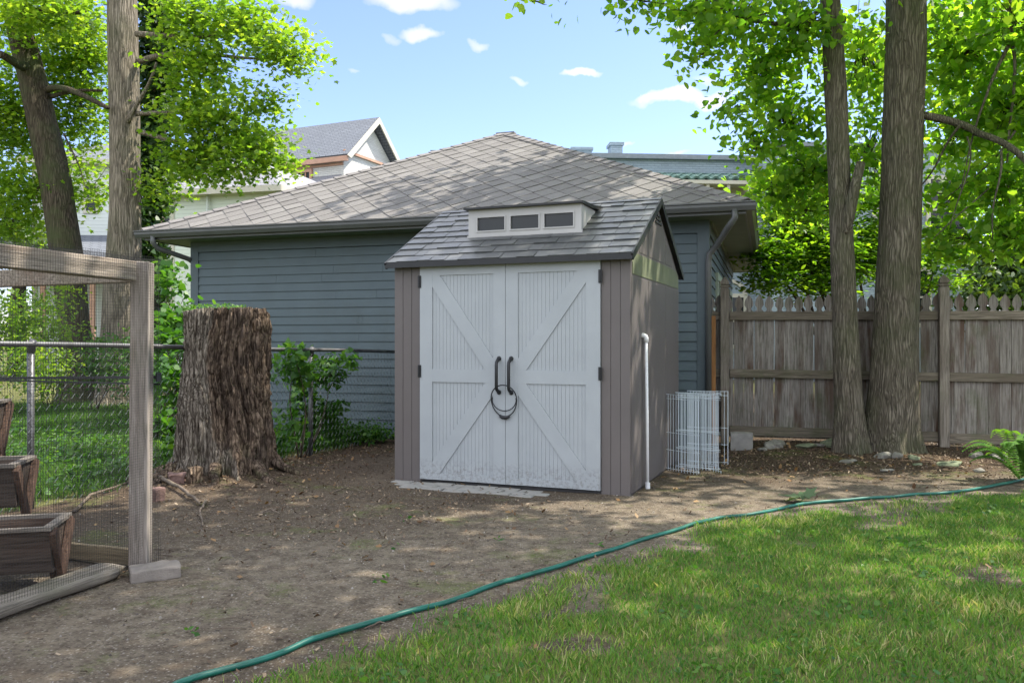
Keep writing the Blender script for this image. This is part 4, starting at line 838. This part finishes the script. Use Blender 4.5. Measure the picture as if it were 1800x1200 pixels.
for k, (px, lab) in enumerate(((300, 'thin vine shoot climbing left of the garage corner'), (330, 'thin vine shoot against the garage corner board'))):
    b = P(px, 640, 10.6); shrub('vine', lab, 'vine', (b.x, b.y, 0), [pfp(px+random.uniform(-4, 4), 640-i*24, 10.6, 8, 12, 2) for i in range(6+(1-k))], L_shrub, OVAL, .09, per=6, sig=(.05, .05, .05), stems=7)
SB = [('sunlit yellow green bush below the netting beam at the far left', -9.6, 13.6, [pfp(40, 560, 13.5, 70, 50, 70), pfp(60, 650, 13, 60, 55, 60), pfp(-30, 600, 13.5, 60, 90, 60)], L_maple, 'sunny_bush'),
      ('pale sunlit bush between the chain link post and the leaning maple', -8.2, 14.6, [pfp(85, 590, 14.4, 40, 60, 50), pfp(85, 660, 14, 42, 45, 40), pfp(120, 520, 15, 20, 30, 12)], L_maple, 'sunny_bush'),
      ('dark green bush between the left maple trunks', -7.2, 14.2, [pfp(180, 650, 14, 36, 40, 40), pfp(235, 620, 14, 40, 40, 44), pfp(260, 670, 13.6, 44, 36, 44), pfp(180, 610, 14.4, 30, 20, 18)], L_shrub, 'dark_bush'),
      ('green bush behind the tree stump', -5.4, 12.6, [pfp(300, 640, 12.4, 40, 60, 50), pfp(340, 600, 12.4, 30, 40, 22)], L_shrub, 'dark_bush')]
for lab, x, y, pf_, mt, nm in SB: shrub(nm, lab, 'bush', (x, y, 0), pf_, mt, OVAL, .085, per=24, sig=(.15, .15, .1))
# fern
fe = T('fern', 'bright green fern with feathery fronds at the right edge by the hose', 'fern', (*G(1800, 850), 0)); bx, by = G(1800, 845)
Q = []
for i in range(26):
    a = random.uniform(0, 2*math.pi); L = random.uniform(.32, .5); h = random.uniform(.22, .42)
    for s in np.linspace(.1, 1, 26):
        x = math.cos(a)*L*s; y = math.sin(a)*L*s; z = h*math.sin(s*2.2)*1.1; wl = .085*math.sin(math.pi*min(1, s*.95+.03))
        for sd in (-1, 1):
            dx, dy = -math.sin(a)*sd*wl, math.cos(a)*sd*wl; fx, fy = math.cos(a)*.011, math.sin(a)*.011
            Q.append([(x-fx, y-fy, z), (x+dx*.6-fx, y+dy*.6-fy, z+.005), (x+dx+fx, y+dy+fy, z-.012), (x+fx, y+fy, z)])
npmesh('fronds', np.array(Q), 4, leafmat('fern_leaf', [(0, (.06, .16, .03)), (1, (.14, .28, .05))], .45), fe)
# stump top sprouts
m_ = [(STUMP[0]+random.uniform(-.34, .1), STUMP[1]+random.uniform(-.36, .2), 1.575+random.uniform(0, .02)) for _ in range(260)]
tag(npmesh('moss_sprouts', leaves(np.array(m_), .03, OVAL, 1., .7, -.3), 6, L_shrub), 'tiny green sprouts growing on top of the tree stump', 'sprouts', kind='stuff')
# ------------------------------------------------------------------ grass, weeds, litter
def blades(n, reg, dens, h, w, name, lab, mt, lean=.5, up=1.):
    pts = []
    tries = 0
    X = rng.uniform(reg[0], reg[1], n); Y = rng.uniform(reg[2], reg[3], n)
    keep = [i for i in range(n) if random.random() < dens(X[i], Y[i])]; X = X[keep]; Y = Y[keep]; N = len(X)
    Z = np.array([gh(a, b) for a, b in zip(X, Y)])
    cl = np.array([noise.noise(Vector((a*2.2, b*2.2, 30))) for a, b in zip(X, Y)])
    H = h*rng.uniform(.5, 1.25, N)*(1+.7*cl); an = rng.uniform(0, 2*math.pi, N); le = rng.uniform(.1, 1, N)*lean*H
    wx, wy = np.cos(an)*w/2, np.sin(an)*w/2; la_ = rng.uniform(0, 2*math.pi, N); lx, ly = np.cos(la_)*le, np.sin(la_)*le
    mid = .55
    A = np.stack([X-wx, Y-wy, Z-.004], 1); B = np.stack([X+wx, Y+wy, Z-.004], 1)
    C = np.stack([X+wx*.8+lx*.35, Y+wy*.8+ly*.35, Z+H*mid], 1); Dd = np.stack([X+lx, Y+ly, Z+H], 1); E_ = np.stack([X-wx*.8+lx*.35, Y-wy*.8+ly*.35, Z+H*mid], 1)
    V = np.stack([A, B, C, Dd, E_], 1); rn = np.clip(.45+cl*.45+rng.normal(0, .27, N), 0, 1)
    o = npmesh(name, V, 5, mt, None, rn); tag(o, lab, 'grass', kind='stuff'); return o
L_gr = leafmat('grass_blade', [(0, (.06, .165, .03)), (.5, (.13, .27, .045)), (.82, (.24, .33, .07)), (1, (.50, .45, .24))], .4, (1.4, 1.4, .6), .3)
L_gr2 = leafmat('wild_grass', [(0, (.035, .10, .018)), (.5, (.07, .17, .03)), (1, (.14, .24, .05))], .4, (1.5, 1.5, .6), .3)
blades(280000, (-1.9, 6.5, 1.6, 8.0), lawn, .034, .0052, 'grass', 'short patchy green lawn grass on the right of the hose', L_gr, 1.1)
def nbd(x, y): return sm(.0, .4, nb(x, y)+.3*noise.noise(Vector((x*2, y*2, 0))))*(1 if not (x > -2.2 and y > 10.9) else 0)
blades(150000, (-11, -1.4, 5.2, 16), nbd, .13, .008, 'wild_grass', 'long lush grass in the yard beyond the chain link fence', L_gr2, .8)
def scat(n, reg, dens, size, tpl, name, lab, cat, mt, up=1.2, spread=.5, zo=.012):
    X = rng.uniform(reg[0], reg[1], n); Y = rng.uniform(reg[2], reg[3], n); k = [i for i in range(n) if random.random() < dens(X[i], Y[i])]
    C = np.array([(X[i], Y[i], gh(X[i], Y[i])+zo*random.uniform(.3, 1.6)) for i in k]); o = npmesh(name, leaves(C, size, tpl, up, spread, 0), len(tpl), mt); tag(o, lab, cat, kind='stuff'); return o
scat(14000, (-1.5, 6.5, 2.0, 7.5), lambda x, y: lawn(x, y)*sm(.0, .3, noise.noise(Vector((x*2.5, y*2.5, 50)))), .026, HEART, 'clover', 'small clover and weed leaves among the lawn grass', 'weeds', L_shrub, zo=.022)
scat(30000, (-9, -1.2, 6, 12), lambda x, y: nbd(x, y)*sm(-.1, .3, noise.noise(Vector((x*1.5, y*1.5, 50)))), .05, HEART, 'ground_weeds', 'broad leaved weeds beyond the chain link fence', 'weeds', L_shrub, zo=.11)
bare = lambda x, y: (1-lawn(x, y))*(1-sm(.0, .5, nb(x, y)))
def inshed(x, y):
    dx, dy = x-SHO[0], y-SHO[1]; lx = dx*math.cos(SHR)+dy*math.sin(SHR); ly = -dx*math.sin(SHR)+dy*math.cos(SHR); return -.02 < lx < W+.02 and -.01 < ly < D
mulchy = lambda x, y: 0 if inshed(x, y) else bare(x, y)*min(1, .07+.9*max(sm(7, 8.4, y)*sm(1.4, 2.4, x), sm(1.7, .4, math.hypot(x-STUMP[0], y-STUMP[1])), sm(1.2, .3, abs(nb(x, y)))*sm(6.4, 7.2, y), .5*sm(1.9, .6, math.hypot(x+1.2, y-6.3))))
M_chip = leafmat('wood_chip', [(0, (.05, .033, .022)), (.5, (.14, .095, .06)), (.85, (.22, .165, .11)), (1, (.33, .26, .18))], .0, gloss=.1)
CH = np.array([(-.2, 0, 0), (.22, .1, .03), (.18, .9, .0), (-.15, 1., .04)])
scat(42000, (-4, 7.5, 2.2, 10.0), mulchy, .028, CH, 'wood_chips', 'scattered wood chips and bark crumbs on the bare soil', 'wood chips', M_chip, 1.2, .7, .008)
DL = np.array([(0, 0, 0), (.3, .3, .12), (.2, .8, .05), (0, 1, .15), (-.25, .7, .02), (-.28, .3, .14)])
scat(1500, (-4, 7.5, 2.6, 10.0), lambda x, y: mulchy(x, y)+.06*bare(x, y), .05, DL, 'dry_leaves', 'curled brown dead leaves scattered on the dirt', 'dead leaves', leafmat('dead_leaf', [(0, (.09, .05, .028)), (.6, (.22, .13, .06)), (1, (.28, .19, .10))], .1, gloss=.15), 1., .5, .012)
def pebbles():
    n = 9000; X = rng.uniform(-3.6, 5, n); Y = rng.uniform(2.2, 8.6, n); Q = []; rn = []
    for a, b in zip(X, Y):
        if random.random() > bare(a, b)*.8+.02 or inshed(a, b): continue
        s = .002+.006*random.random()**3; z = gh(a, b); r = random.random(); t = random.uniform(0, 3)
        c = [(a+s*math.cos(t+k*1.57)*random.uniform(.8, 1.2), b+s*math.sin(t+k*1.57)*random.uniform(.8, 1.2)) for k in range(4)]; tp_ = (a, b)
        T4 = [(.5*(p[0]+a), .5*(p[1]+b), z+s*.9) for p in c]; B4 = [(p[0], p[1], z-.001) for p in c]
        Q.append(T4); rn.append(r)
        for k in range(4): Q.append([B4[k], B4[(k+1) % 4], T4[(k+1) % 4], T4[k]]); rn.append(r)
    n = NT('pebble'); at = n.n('ShaderNodeAttribute', attribute_name='rnd').outputs['Fac']
    M = n.bsdf(n.ramp(at, [(0, (.07, .06, .05)), (.7, (.15, .13, .11)), (1, (.34, .31, .27))]), .9, spec=.15)
    tag(npmesh('pebbles', np.array(Q), 4, M, None, np.array(rn)), 'fine gravel crumbs strewn over the packed dirt', 'gravel', kind='stuff')
pebbles()
def twigs(n):
    m = MB()
    for _ in range(n):
        x, y = random.uniform(-3.5, 4.5), random.uniform(2.6, 9)
        if bare(x, y) < .6 or inshed(x, y): continue
        a = random.uniform(0, 6.3); L = random.uniform(.04, .2); z = gh(x, y)+.004; b = random.uniform(-.4, .4)
        m.tube([(x, y, z), (x+math.cos(a)*L*.5, y+math.sin(a)*L*.5, z+.004), (x+math.cos(a+b)*L, y+math.sin(a+b)*L, z)], random.uniform(.001, .003), 4)
    tag(m.build('twigs', simple('dead_twig', (.12, .09, .065), .9, .4, 20)), 'small dead twigs lying on the dirt', 'twigs', kind='stuff')
twigs(420)
# a few separate green things on the dirt
def weed(px, py, n, s, lab):
    x, y = G(px, py); C = np.array([(random.gauss(0, s), random.gauss(0, s*.6), .008+random.random()*.02) for _ in range(n)]); o = npmesh('weed_sprout', leaves(C, .045, OVAL, .9, .6, 0), 6, L_shrub); o.location = (x, y, gh(x, y)); tag(o, lab, 'weed', 'weed sprouts on the dirt')
for a in ((668, 1020, 9, .04, 'flat spread weed sprout in the dirt left of the middle of the hose'), (712, 915, 5, .02, 'lone weed sprout on the dirt before the left shed door'), (693, 965, 4, .02, 'small upright weed sprout between the shed doors and the hose'), (325, 1115, 6, .03, 'weed sprout near the bottom left of the dirt'), (876, 955, 4, .018, 'tiny weed sprout before the shed doors'),
          (1052, 962, 4, .018, 'tiny weed sprout just left of the hose'), (790, 1190, 0, 0, '')):
    if a[2]: weed(*a)
x, y = G(1397, 882); C = np.array([(random.gauss(0, .07), random.gauss(0, .05), .03+.02*random.random()) for _ in range(9)]); o = npmesh('fallen_leaves', leaves(C, .13, MAPLE, 1.2, .35, 0), 10, leafmat('wilted_leaf', [(0, (.06, .11, .05)), (1, (.12, .17, .09))], .2)); o.location = (x, y, gh(x, y)); tag(o, 'clump of wilted green leaves on the dirt beyond the hose', 'leaves')
# ------------------------------------------------------------------ houses
def siding_mat(name, c, e=.13):
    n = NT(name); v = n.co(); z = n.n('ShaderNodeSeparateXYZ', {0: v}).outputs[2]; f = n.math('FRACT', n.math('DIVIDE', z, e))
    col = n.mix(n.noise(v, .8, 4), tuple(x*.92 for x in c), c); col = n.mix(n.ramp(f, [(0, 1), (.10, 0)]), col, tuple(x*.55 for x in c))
    return n.bsdf(col, .65, n.bump(f, .012), spec=.25)
def brick_mat(name, c, mort, sx=4.6, sc=1.):
    n = NT(name); v = n.co(); g = n.n('ShaderNodeNewGeometry').outputs['Normal']
    s = n.n('ShaderNodeSeparateXYZ', {0: v}); u = n.math('ADD', s.outputs[0], s.outputs[1])
    vec = n.n('ShaderNodeCombineXYZ', {0: u, 1: s.outputs[2], 2: 0.}).outputs[0]
    b = n.n('ShaderNodeTexBrick', {'Vector': vec, 'Color1': c, 'Color2': tuple(x*.86 for x in c), 'Mortar': mort, 'Scale': sx, 'Mortar Size': .03, 'Brick Width': 1., 'Row Height': .33})
    col = n.mix(n.ramp(n.noise(v, 1.4, 5), [(.4, 0), (.7, .4)]), b.outputs['Color'], tuple(x*.75 for x in c))
    return n.bsdf(col, .8, n.bump(b.outputs['Fac'], -.01), spec=.2)
M_wh = siding_mat('white_green_siding', (.62, .68, .62)); M_wh2 = siding_mat('white_siding', (.66, .70, .68))
M_slr = brick_mat('slate_roof', (.16, .175, .20), (.06, .065, .075), 3.4); M_slr2 = brick_mat('slate_roof_pale', (.26, .26, .28), (.14, .14, .15), 3.4)
M_cop = simple('copper_trim', (.42, .25, .17), .6, .15, 4); M_crm = simple('cream_trim', (.48, .46, .38), .6, .05, 3); M_fish = brick_mat('gable_shingle', (.60, .60, .56), (.42, .42, .40), 4.5)
def house_at(px, Y, rz): p = P(px, HY, Y); return (p.x, p.y, 0)
# victorian house
vh = T('victorian_house', 'old white house with steep slate gable and pinkish copper trim above the garage roof', 'house', (-5.75, 35.6, 0), R(-24))
# local: x to the right/toward the viewer = gable end faces +x ; ridge along x
gw = 2.3; ze, za = 9.1, 11.0
m = MB(); m.prism([(-9, -gw+.3, 0), (-9, gw-.3, 0), (-9, gw-.3, ze), (-9, -gw+.3, ze)], (8.6, 0, 0)); m.build('wall', M_fish, vh)
m = MB(); m.prism([(-.42, -gw+.3, ze-.1), (-.42, gw-.3, ze-.1), (-.42, 0, za-.35)], (.03, 0, 0)); m.build('gable_wall', M_fish, vh)
m = MB()
for s in (-1, 1): m.prism([(-9.3, s*gw, ze-.15), (-9.3, 0, za), (-9.3, 0, za-.16), (-9.3, s*(gw-.1), ze-.27)], (9.3, 0, 0))
m.build('roof', M_slr, vh)
m = MB()
for s in (-1, 1): m.prism([(.0, s*(gw+.03), ze-.22), (.0, 0, za-.02), (.0, 0, za-.28), (.0, s*(gw-.2), ze-.3)], (.05, 0, 0))
m.build('bargeboard', M_crm, vh)
m = MB(); m.box(-.36, -.28, -gw+.2, gw-.2, ze+.0, ze+.1); m.box(-9.2, -.02, -gw-.02, -gw+.1, ze-.42, ze-.22); m.box(-9.2, -.4, -gw+.24, -gw+.29, ze-.52, ze-.42); m.build('cornice', M_cop, vh)
for x in (-2.6, -4.8):
    m = MB()
    for q in ((x-.65, x-.53, ze-1.9, ze-.55), (x+.53, x+.65, ze-1.9, ze-.55), (x-.53, x+.53, ze-.68, ze-.55), (x-.53, x+.53, ze-1.9, ze-1.78)): m.box(q[0], q[1], -gw+.2, -gw+.299, q[2], q[3])
    for k in range(1, 5): m.box(x-.53+k*.212-.02, x-.53+k*.212+.02, -gw+.21, -gw+.298, ze-1.05, ze-.68)
    m.box(x-.53, x+.53, -gw+.21, -gw+.298, ze-1.09, ze-1.05)
    w_ = m.build('window', M_cop, vh); m = MB(); m.box(x-.53, x+.53, -gw+.26, -gw+.297, ze-1.78, ze-.68); m.build('pane', M_glass, w_)
m = MB(); m.prism([(-6.5, -gw-2.2, 6.3), (-6.5, -gw+.3, 8.2), (-6.5, -gw+.3, 6.3)], (6.0, 0, 0)); m.build('lower_roof', M_slr2, vh)
m = MB(); m.box(-6.4, -.7, -gw-1.9, -gw+.29, 0, 6.29); m.build('lower_wall', M_wh, vh)
def hiphouse(name, lab, px0, px1, Y, rz, z_e, z_t, mw, mr, depth=6., winds=(), trim=M_crm, grp=None):
    p = P(px0, HY, Y); wd = ((px1-px0)/F*Y)/math.cos(abs(rz)); h = T(name, lab, 'house', (p.x, p.y, 0), rz, grp)
    m = MB(); m.box(0, wd, 0, depth, 0, z_e-.02); m.build('wall', mw, h)
    o = .35; i = min(wd, depth)/2*.8; b = [(-o, -o, z_e), (wd+o, -o, z_e), (wd+o, depth+o, z_e), (-o, depth+o, z_e)]; t = [(i, i, z_t), (wd-i, i, z_t), (wd-i, depth-i, z_t), (i, depth-i, z_t)]
    m = MB(); m.add(b+t, [(0, 1, 5, 4), (1, 2, 6, 5), (2, 3, 7, 6), (3, 0, 4, 7), (4, 5, 6, 7), (0, 3, 2, 1)]); m.build('roof', mr, h)
    m = MB(); m.box(-o-.04, wd+o+.04, -o-.05, -o, z_e-.16, z_e+.03); m.box(wd+o, wd+o+.05, -o, depth+o, z_e-.16, z_e+.03); m.build('eave', M_cop if trim is M_cop else trim, h)
    m = MB(); m.box(-.02, .14, -.03, .0, 0, z_e-.18); m.box(wd-.14, wd+.03, -.03, .1, 0, z_e-.18); m.build('corner_trim', trim, h)
    for (x, z, ww, hh) in winds:
        m = MB()
        for q in ((x-.1, x, z-.1, z+hh+.1), (x+ww, x+ww+.1, z-.1, z+hh+.1), (x, x+ww, z+hh, z+hh+.1), (x, x+ww, z-.1, z), (x, x+ww, z+hh/2-.03, z+hh/2+.03)): m.box(q[0], q[1], -.06, .005, q[2], q[3])
        w_ = m.build('window', trim, h); m = MB(); m.box(x, x+ww, -.03, .004, z, z+hh); m.build('pane', M_glass, w_)
    return h
hh = hiphouse('white_house', 'pale green house wing with low slate roof just left of the garage roof', 300, 500, 27, R(-14), 6.15, 7.5, M_wh, M_slr2, 7, [(2.9, 4.1, .7, 1.1)])
m = MB(); m.tube([(1.45, -.12, 6.1), (1.45, -.12, .2)], .05, 8); m.build('downspout', simple('pale_spout', (.5, .55, .52), .5), hh)
h2 = hiphouse('white_house', 'tall white clapboard house behind the two left maple trunks', 58, 330, 30, R(6), 7.9, 9.2, M_wh2, M_slr, 8, [(1.85, 6.1, .35, .9), (4.6, 5.4, .8, 1.5)])
m = MB(); m.prism([(-.6, -2.6, 4.05), (-.6, .0, 5.2), (-.6, .0, 4.05)], (5.2, 0, 0)); m.build('porch_roof', M_slr, h2)
m = MB(); m.box(-.4, 4.4, -2.45, -2.3, 3.8, 4.05); 
for x in (-.3, 1.3, 2.9, 4.2): m.box(x, x+.15, -2.42, -2.3, 0, 3.8)
m.build('porch_post', M_cop, h2)
# blue painted brick building
M_bb = brick_mat('blue_painted_brick', (.29, .355, .40), (.21, .26, .30), 4.2); M_gt = simple('green_tile', (.07, .13, .115), .45, .2, 3)
bb = T('brick_building', 'blue grey painted brick building with green tile awning behind the garage and fence', 'building', (8.35, 26.9, 0), R(4))
m = MB(); m.box(-11, -.0, 1.2, 10, 0, 7.45); m.build('wall', M_bb, bb)
m = MB(); m.box(0.001, 6.9, -.3, 9.9, 0, 7.6); m.build('wing', M_bb, bb)
m = MB(); m.box(-11, -.001, 1.05, 1.35, 7.45, 7.52); m.box(-11, -.002, 1.1, 1.4, 7.52, 7.62); m.box(-.05, 7, -.42, 0, 7.6, 7.74); m.build('parapet_cap', simple('parapet_cap', (.19, .22, .24), .7), bb)
m = MB()
vs = []; N_ = 220; rows = [(0., 7.02, 1.19), (.33, 6.87, .78), (.36, 6.85, .80), (.68, 6.72, .40), (.7, 6.64, .42)]
for r_, (d, z, y) in enumerate(rows):
    for i in range(N_+1): x = -10.5+10.3*i/N_; vs.append((x, y-.0, z+.045*math.sin(i*.9)*(1 if r_ else 0)))
m.add(vs, [(r_*(N_+1)+i, r_*(N_+1)+i+1, (r_+1)*(N_+1)+i+1, (r_+1)*(N_+1)+i) for r_ in range(4) for i in range(N_)]); m.build('awning', M_gt, bb)
m = MB(); m.box(-10.6, -.1, .38, 1.19, 6.50, 6.62)
for i in range(15): m.box(-10.3+i*.7, -10.2+i*.7, .45, 1.19, 6.28, 6.5)
m.box(-10.6, -.1, 1.12, 1.19, 6.24, 6.5); m.build('awning_bracket', M_crm, bb)
for (x, z, ww, hh_, y) in ((-2.6, 4.2, 1.5, 1.5, 1.19), (3.5, 4.6, 1.3, 2.0, -.31), (5.3, 4.6, 1.1, 2.0, -.31), (3.9, 1.9, 1.3, 1.7, -.31), (-.1-1.5, 1.2, 1.2, 1.6, 1.19)):
    m = MB()
    for q in ((x-.13, x, z-.13, z+hh_+.13), (x+ww, x+ww+.13, z-.13, z+hh_+.13), (x, x+ww, z+hh_, z+hh_+.13), (x, x+ww, z-.13, z), (x, x+ww, z+hh_*.5-.03, z+hh_*.5+.03)): m.box(q[0], q[1], y-.07, y+.015, q[2], q[3])
    if z < 1.5:
        for k in range(10):
            a0, a1 = math.pi*k/10, math.pi*(k+1)/10; c = (x+ww/2, z+hh_+.13); r0, r1 = ww/2-.02, ww/2+.13
            m.prism([(c[0]+r0*math.cos(a0), y-.06, c[1]+r0*math.sin(a0)*.7), (c[0]+r1*math.cos(a0), y-.06, c[1]+r1*math.sin(a0)*.7), (c[0]+r1*math.cos(a1), y-.06, c[1]+r1*math.sin(a1)*.7), (c[0]+r0*math.cos(a1), y-.06, c[1]+r0*math.sin(a1)*.7)], (0, .06, 0))
    w_ = m.build('window', M_crm, bb); m = MB(); m.box(x, x+ww, y-.03, y+.005, z, z+hh_); m.build('pane', M_glass, w_)
m = MB(); m.tube([(.55, -.38, 6.9), (.55, -.38, .2)], .07, 8); m.box(.38, .72, -.48, -.302, 6.85, 7.1); m.build('downspout', simple('blue_spout', (.25, .31, .35), .5), bb)
for x, z1, sx in ((-4.6, 8.35, .42), (-6.0, 8.15, .7)):
    m = MB(); m.box(x, x+sx, 3.0, 3.6, 7.3, z1); m.box(x-.05, x+sx+.05, 2.95, 3.65, z1, z1+.1); m.build('chimney', M_bb, bb)
# ------------------------------------------------------------------ sky, sun, camera
EL, AZ_ = R(56), math.atan2(.966, .259)
sd = Vector((math.sin(AZ_)*math.cos(EL), math.cos(AZ_)*math.cos(EL), math.sin(EL)))
wd = bpy.data.worlds.new('World'); S.world = wd; wd.use_nodes = True; nt = wd.node_tree; nt.nodes.clear()
n = NT.__new__(NT); n.t = nt
sky = n.n('ShaderNodeTexSky', sky_type='NISHITA', sun_disc=False, sun_elevation=EL, sun_rotation=AZ_, altitude=200., air_density=1.0, dust_density=.6, ozone_density=2.2)
gen = n.n('ShaderNodeTexCoord').outputs['Generated']
dist = n.noise(gen, 9, 5, .6); dist2 = n.n('ShaderNodeTexNoise', {'Vector': gen, 'Scale': 22., 'Detail': 6.}).outputs['Color']
fac = None
for (px, py, rx, ry, k) in ((1200, 172, 95, 15, 1.0), (1132, 172, 25, 7, .8), (1022, 126, 32, 9, .9), (742, 62, 38, 13, .8), (718, 4, 80, 20, .8), (842, 76, 20, 9, .5), (520, 2, 34, 14, .7), (915, 145, 14, 6, .5), (1205, 50, 28, 9, .5), (1245, 138, 24, 8, .45), (1190, 266, 28, 5, .5), (690, 70, 18, 7, .3), (610, 122, 12, 5, .3), (1100, 253, 18, 4, .4)):
    d = Vector(((px-900)/F, 1, (HY-py)/F)).normalized(); rt = Vector((d.y, -d.x, 0)).normalized(); up_ = rt.cross(d)
    w_ = n.n('ShaderNodeVectorMath', {0: gen, 1: n.n('ShaderNodeVectorMath', {0: dist2, 3: .045}, operation='SCALE').outputs[0]}, operation='ADD').outputs[0]
    w_ = n.n('ShaderNodeVectorMath', {0: w_, 1: d+Vector((.0225, .0225, .0225))}, operation='SUBTRACT').outputs[0]
    a = n.math('DIVIDE', n.n('ShaderNodeVectorMath', {0: w_, 1: rt}, operation='DOT_PRODUCT').outputs['Value'], rx/F)
    b = n.math('DIVIDE', n.n('ShaderNodeVectorMath', {0: w_, 1: up_}, operation='DOT_PRODUCT').outputs['Value'], ry/F)
    r2 = n.math('ADD', n.math('MULTIPLY', a, a), n.math('MULTIPLY', b, b))
    c = n.math('MULTIPLY', n.ramp(r2, [(.0, 1), (.35, .7), (1.6, 0)]), k); fac = c if fac is None else n.math('MAXIMUM', fac, c)
skc = n.mix(1., sky.outputs[0], (.95, .90, 1.06), 'MULTIPLY')
colr = n.mix(fac, skc, (4.2, 4.0, 4.2))
# unseen bright cloud banks overhead and behind the camera, added to fill the shade
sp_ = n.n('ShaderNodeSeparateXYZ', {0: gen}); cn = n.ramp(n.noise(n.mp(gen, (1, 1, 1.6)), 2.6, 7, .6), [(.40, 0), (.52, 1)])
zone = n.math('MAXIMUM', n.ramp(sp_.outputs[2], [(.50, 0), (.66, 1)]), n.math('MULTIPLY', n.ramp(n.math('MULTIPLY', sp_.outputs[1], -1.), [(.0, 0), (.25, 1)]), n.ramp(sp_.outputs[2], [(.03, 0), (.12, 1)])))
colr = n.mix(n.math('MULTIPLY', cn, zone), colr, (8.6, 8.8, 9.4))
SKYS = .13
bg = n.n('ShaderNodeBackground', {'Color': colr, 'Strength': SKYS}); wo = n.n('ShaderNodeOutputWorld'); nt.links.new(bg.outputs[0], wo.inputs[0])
l = bpy.data.lights.new('sun', 'SUN'); l.energy = 4.4; l.angle = R(.53); l.color = (1, .93, .82); lo = bpy.data.objects.new('sun', l); COL.objects.link(lo); lo.rotation_euler = sd.to_track_quat('Z', 'Y').to_euler(); lo.location = sd*50
cam = bpy.data.cameras.new('camera'); co = bpy.data.objects.new('camera', cam); COL.objects.link(co); S.camera = co
co.location = (0, 0, CAMH); co.rotation_euler = (R(90), 0, 0); cam.sensor_width = 36; cam.lens = 36*F/1800; cam.shift_y = (HY-600)/1800; cam.clip_end = 3000
S.view_settings.view_transform = 'Standard'; S.view_settings.look = 'None'; S.view_settings.exposure = 1.25; S.view_settings.gamma = 1
S.cycles.use_denoising = True; S.cycles.max_bounces = 8; S.cycles.transparent_max_bounces = 8; S.cycles.use_adaptive_sampling = True; S.cycles.adaptive_threshold = .015
S.cycles.sample_clamp_indirect = 6
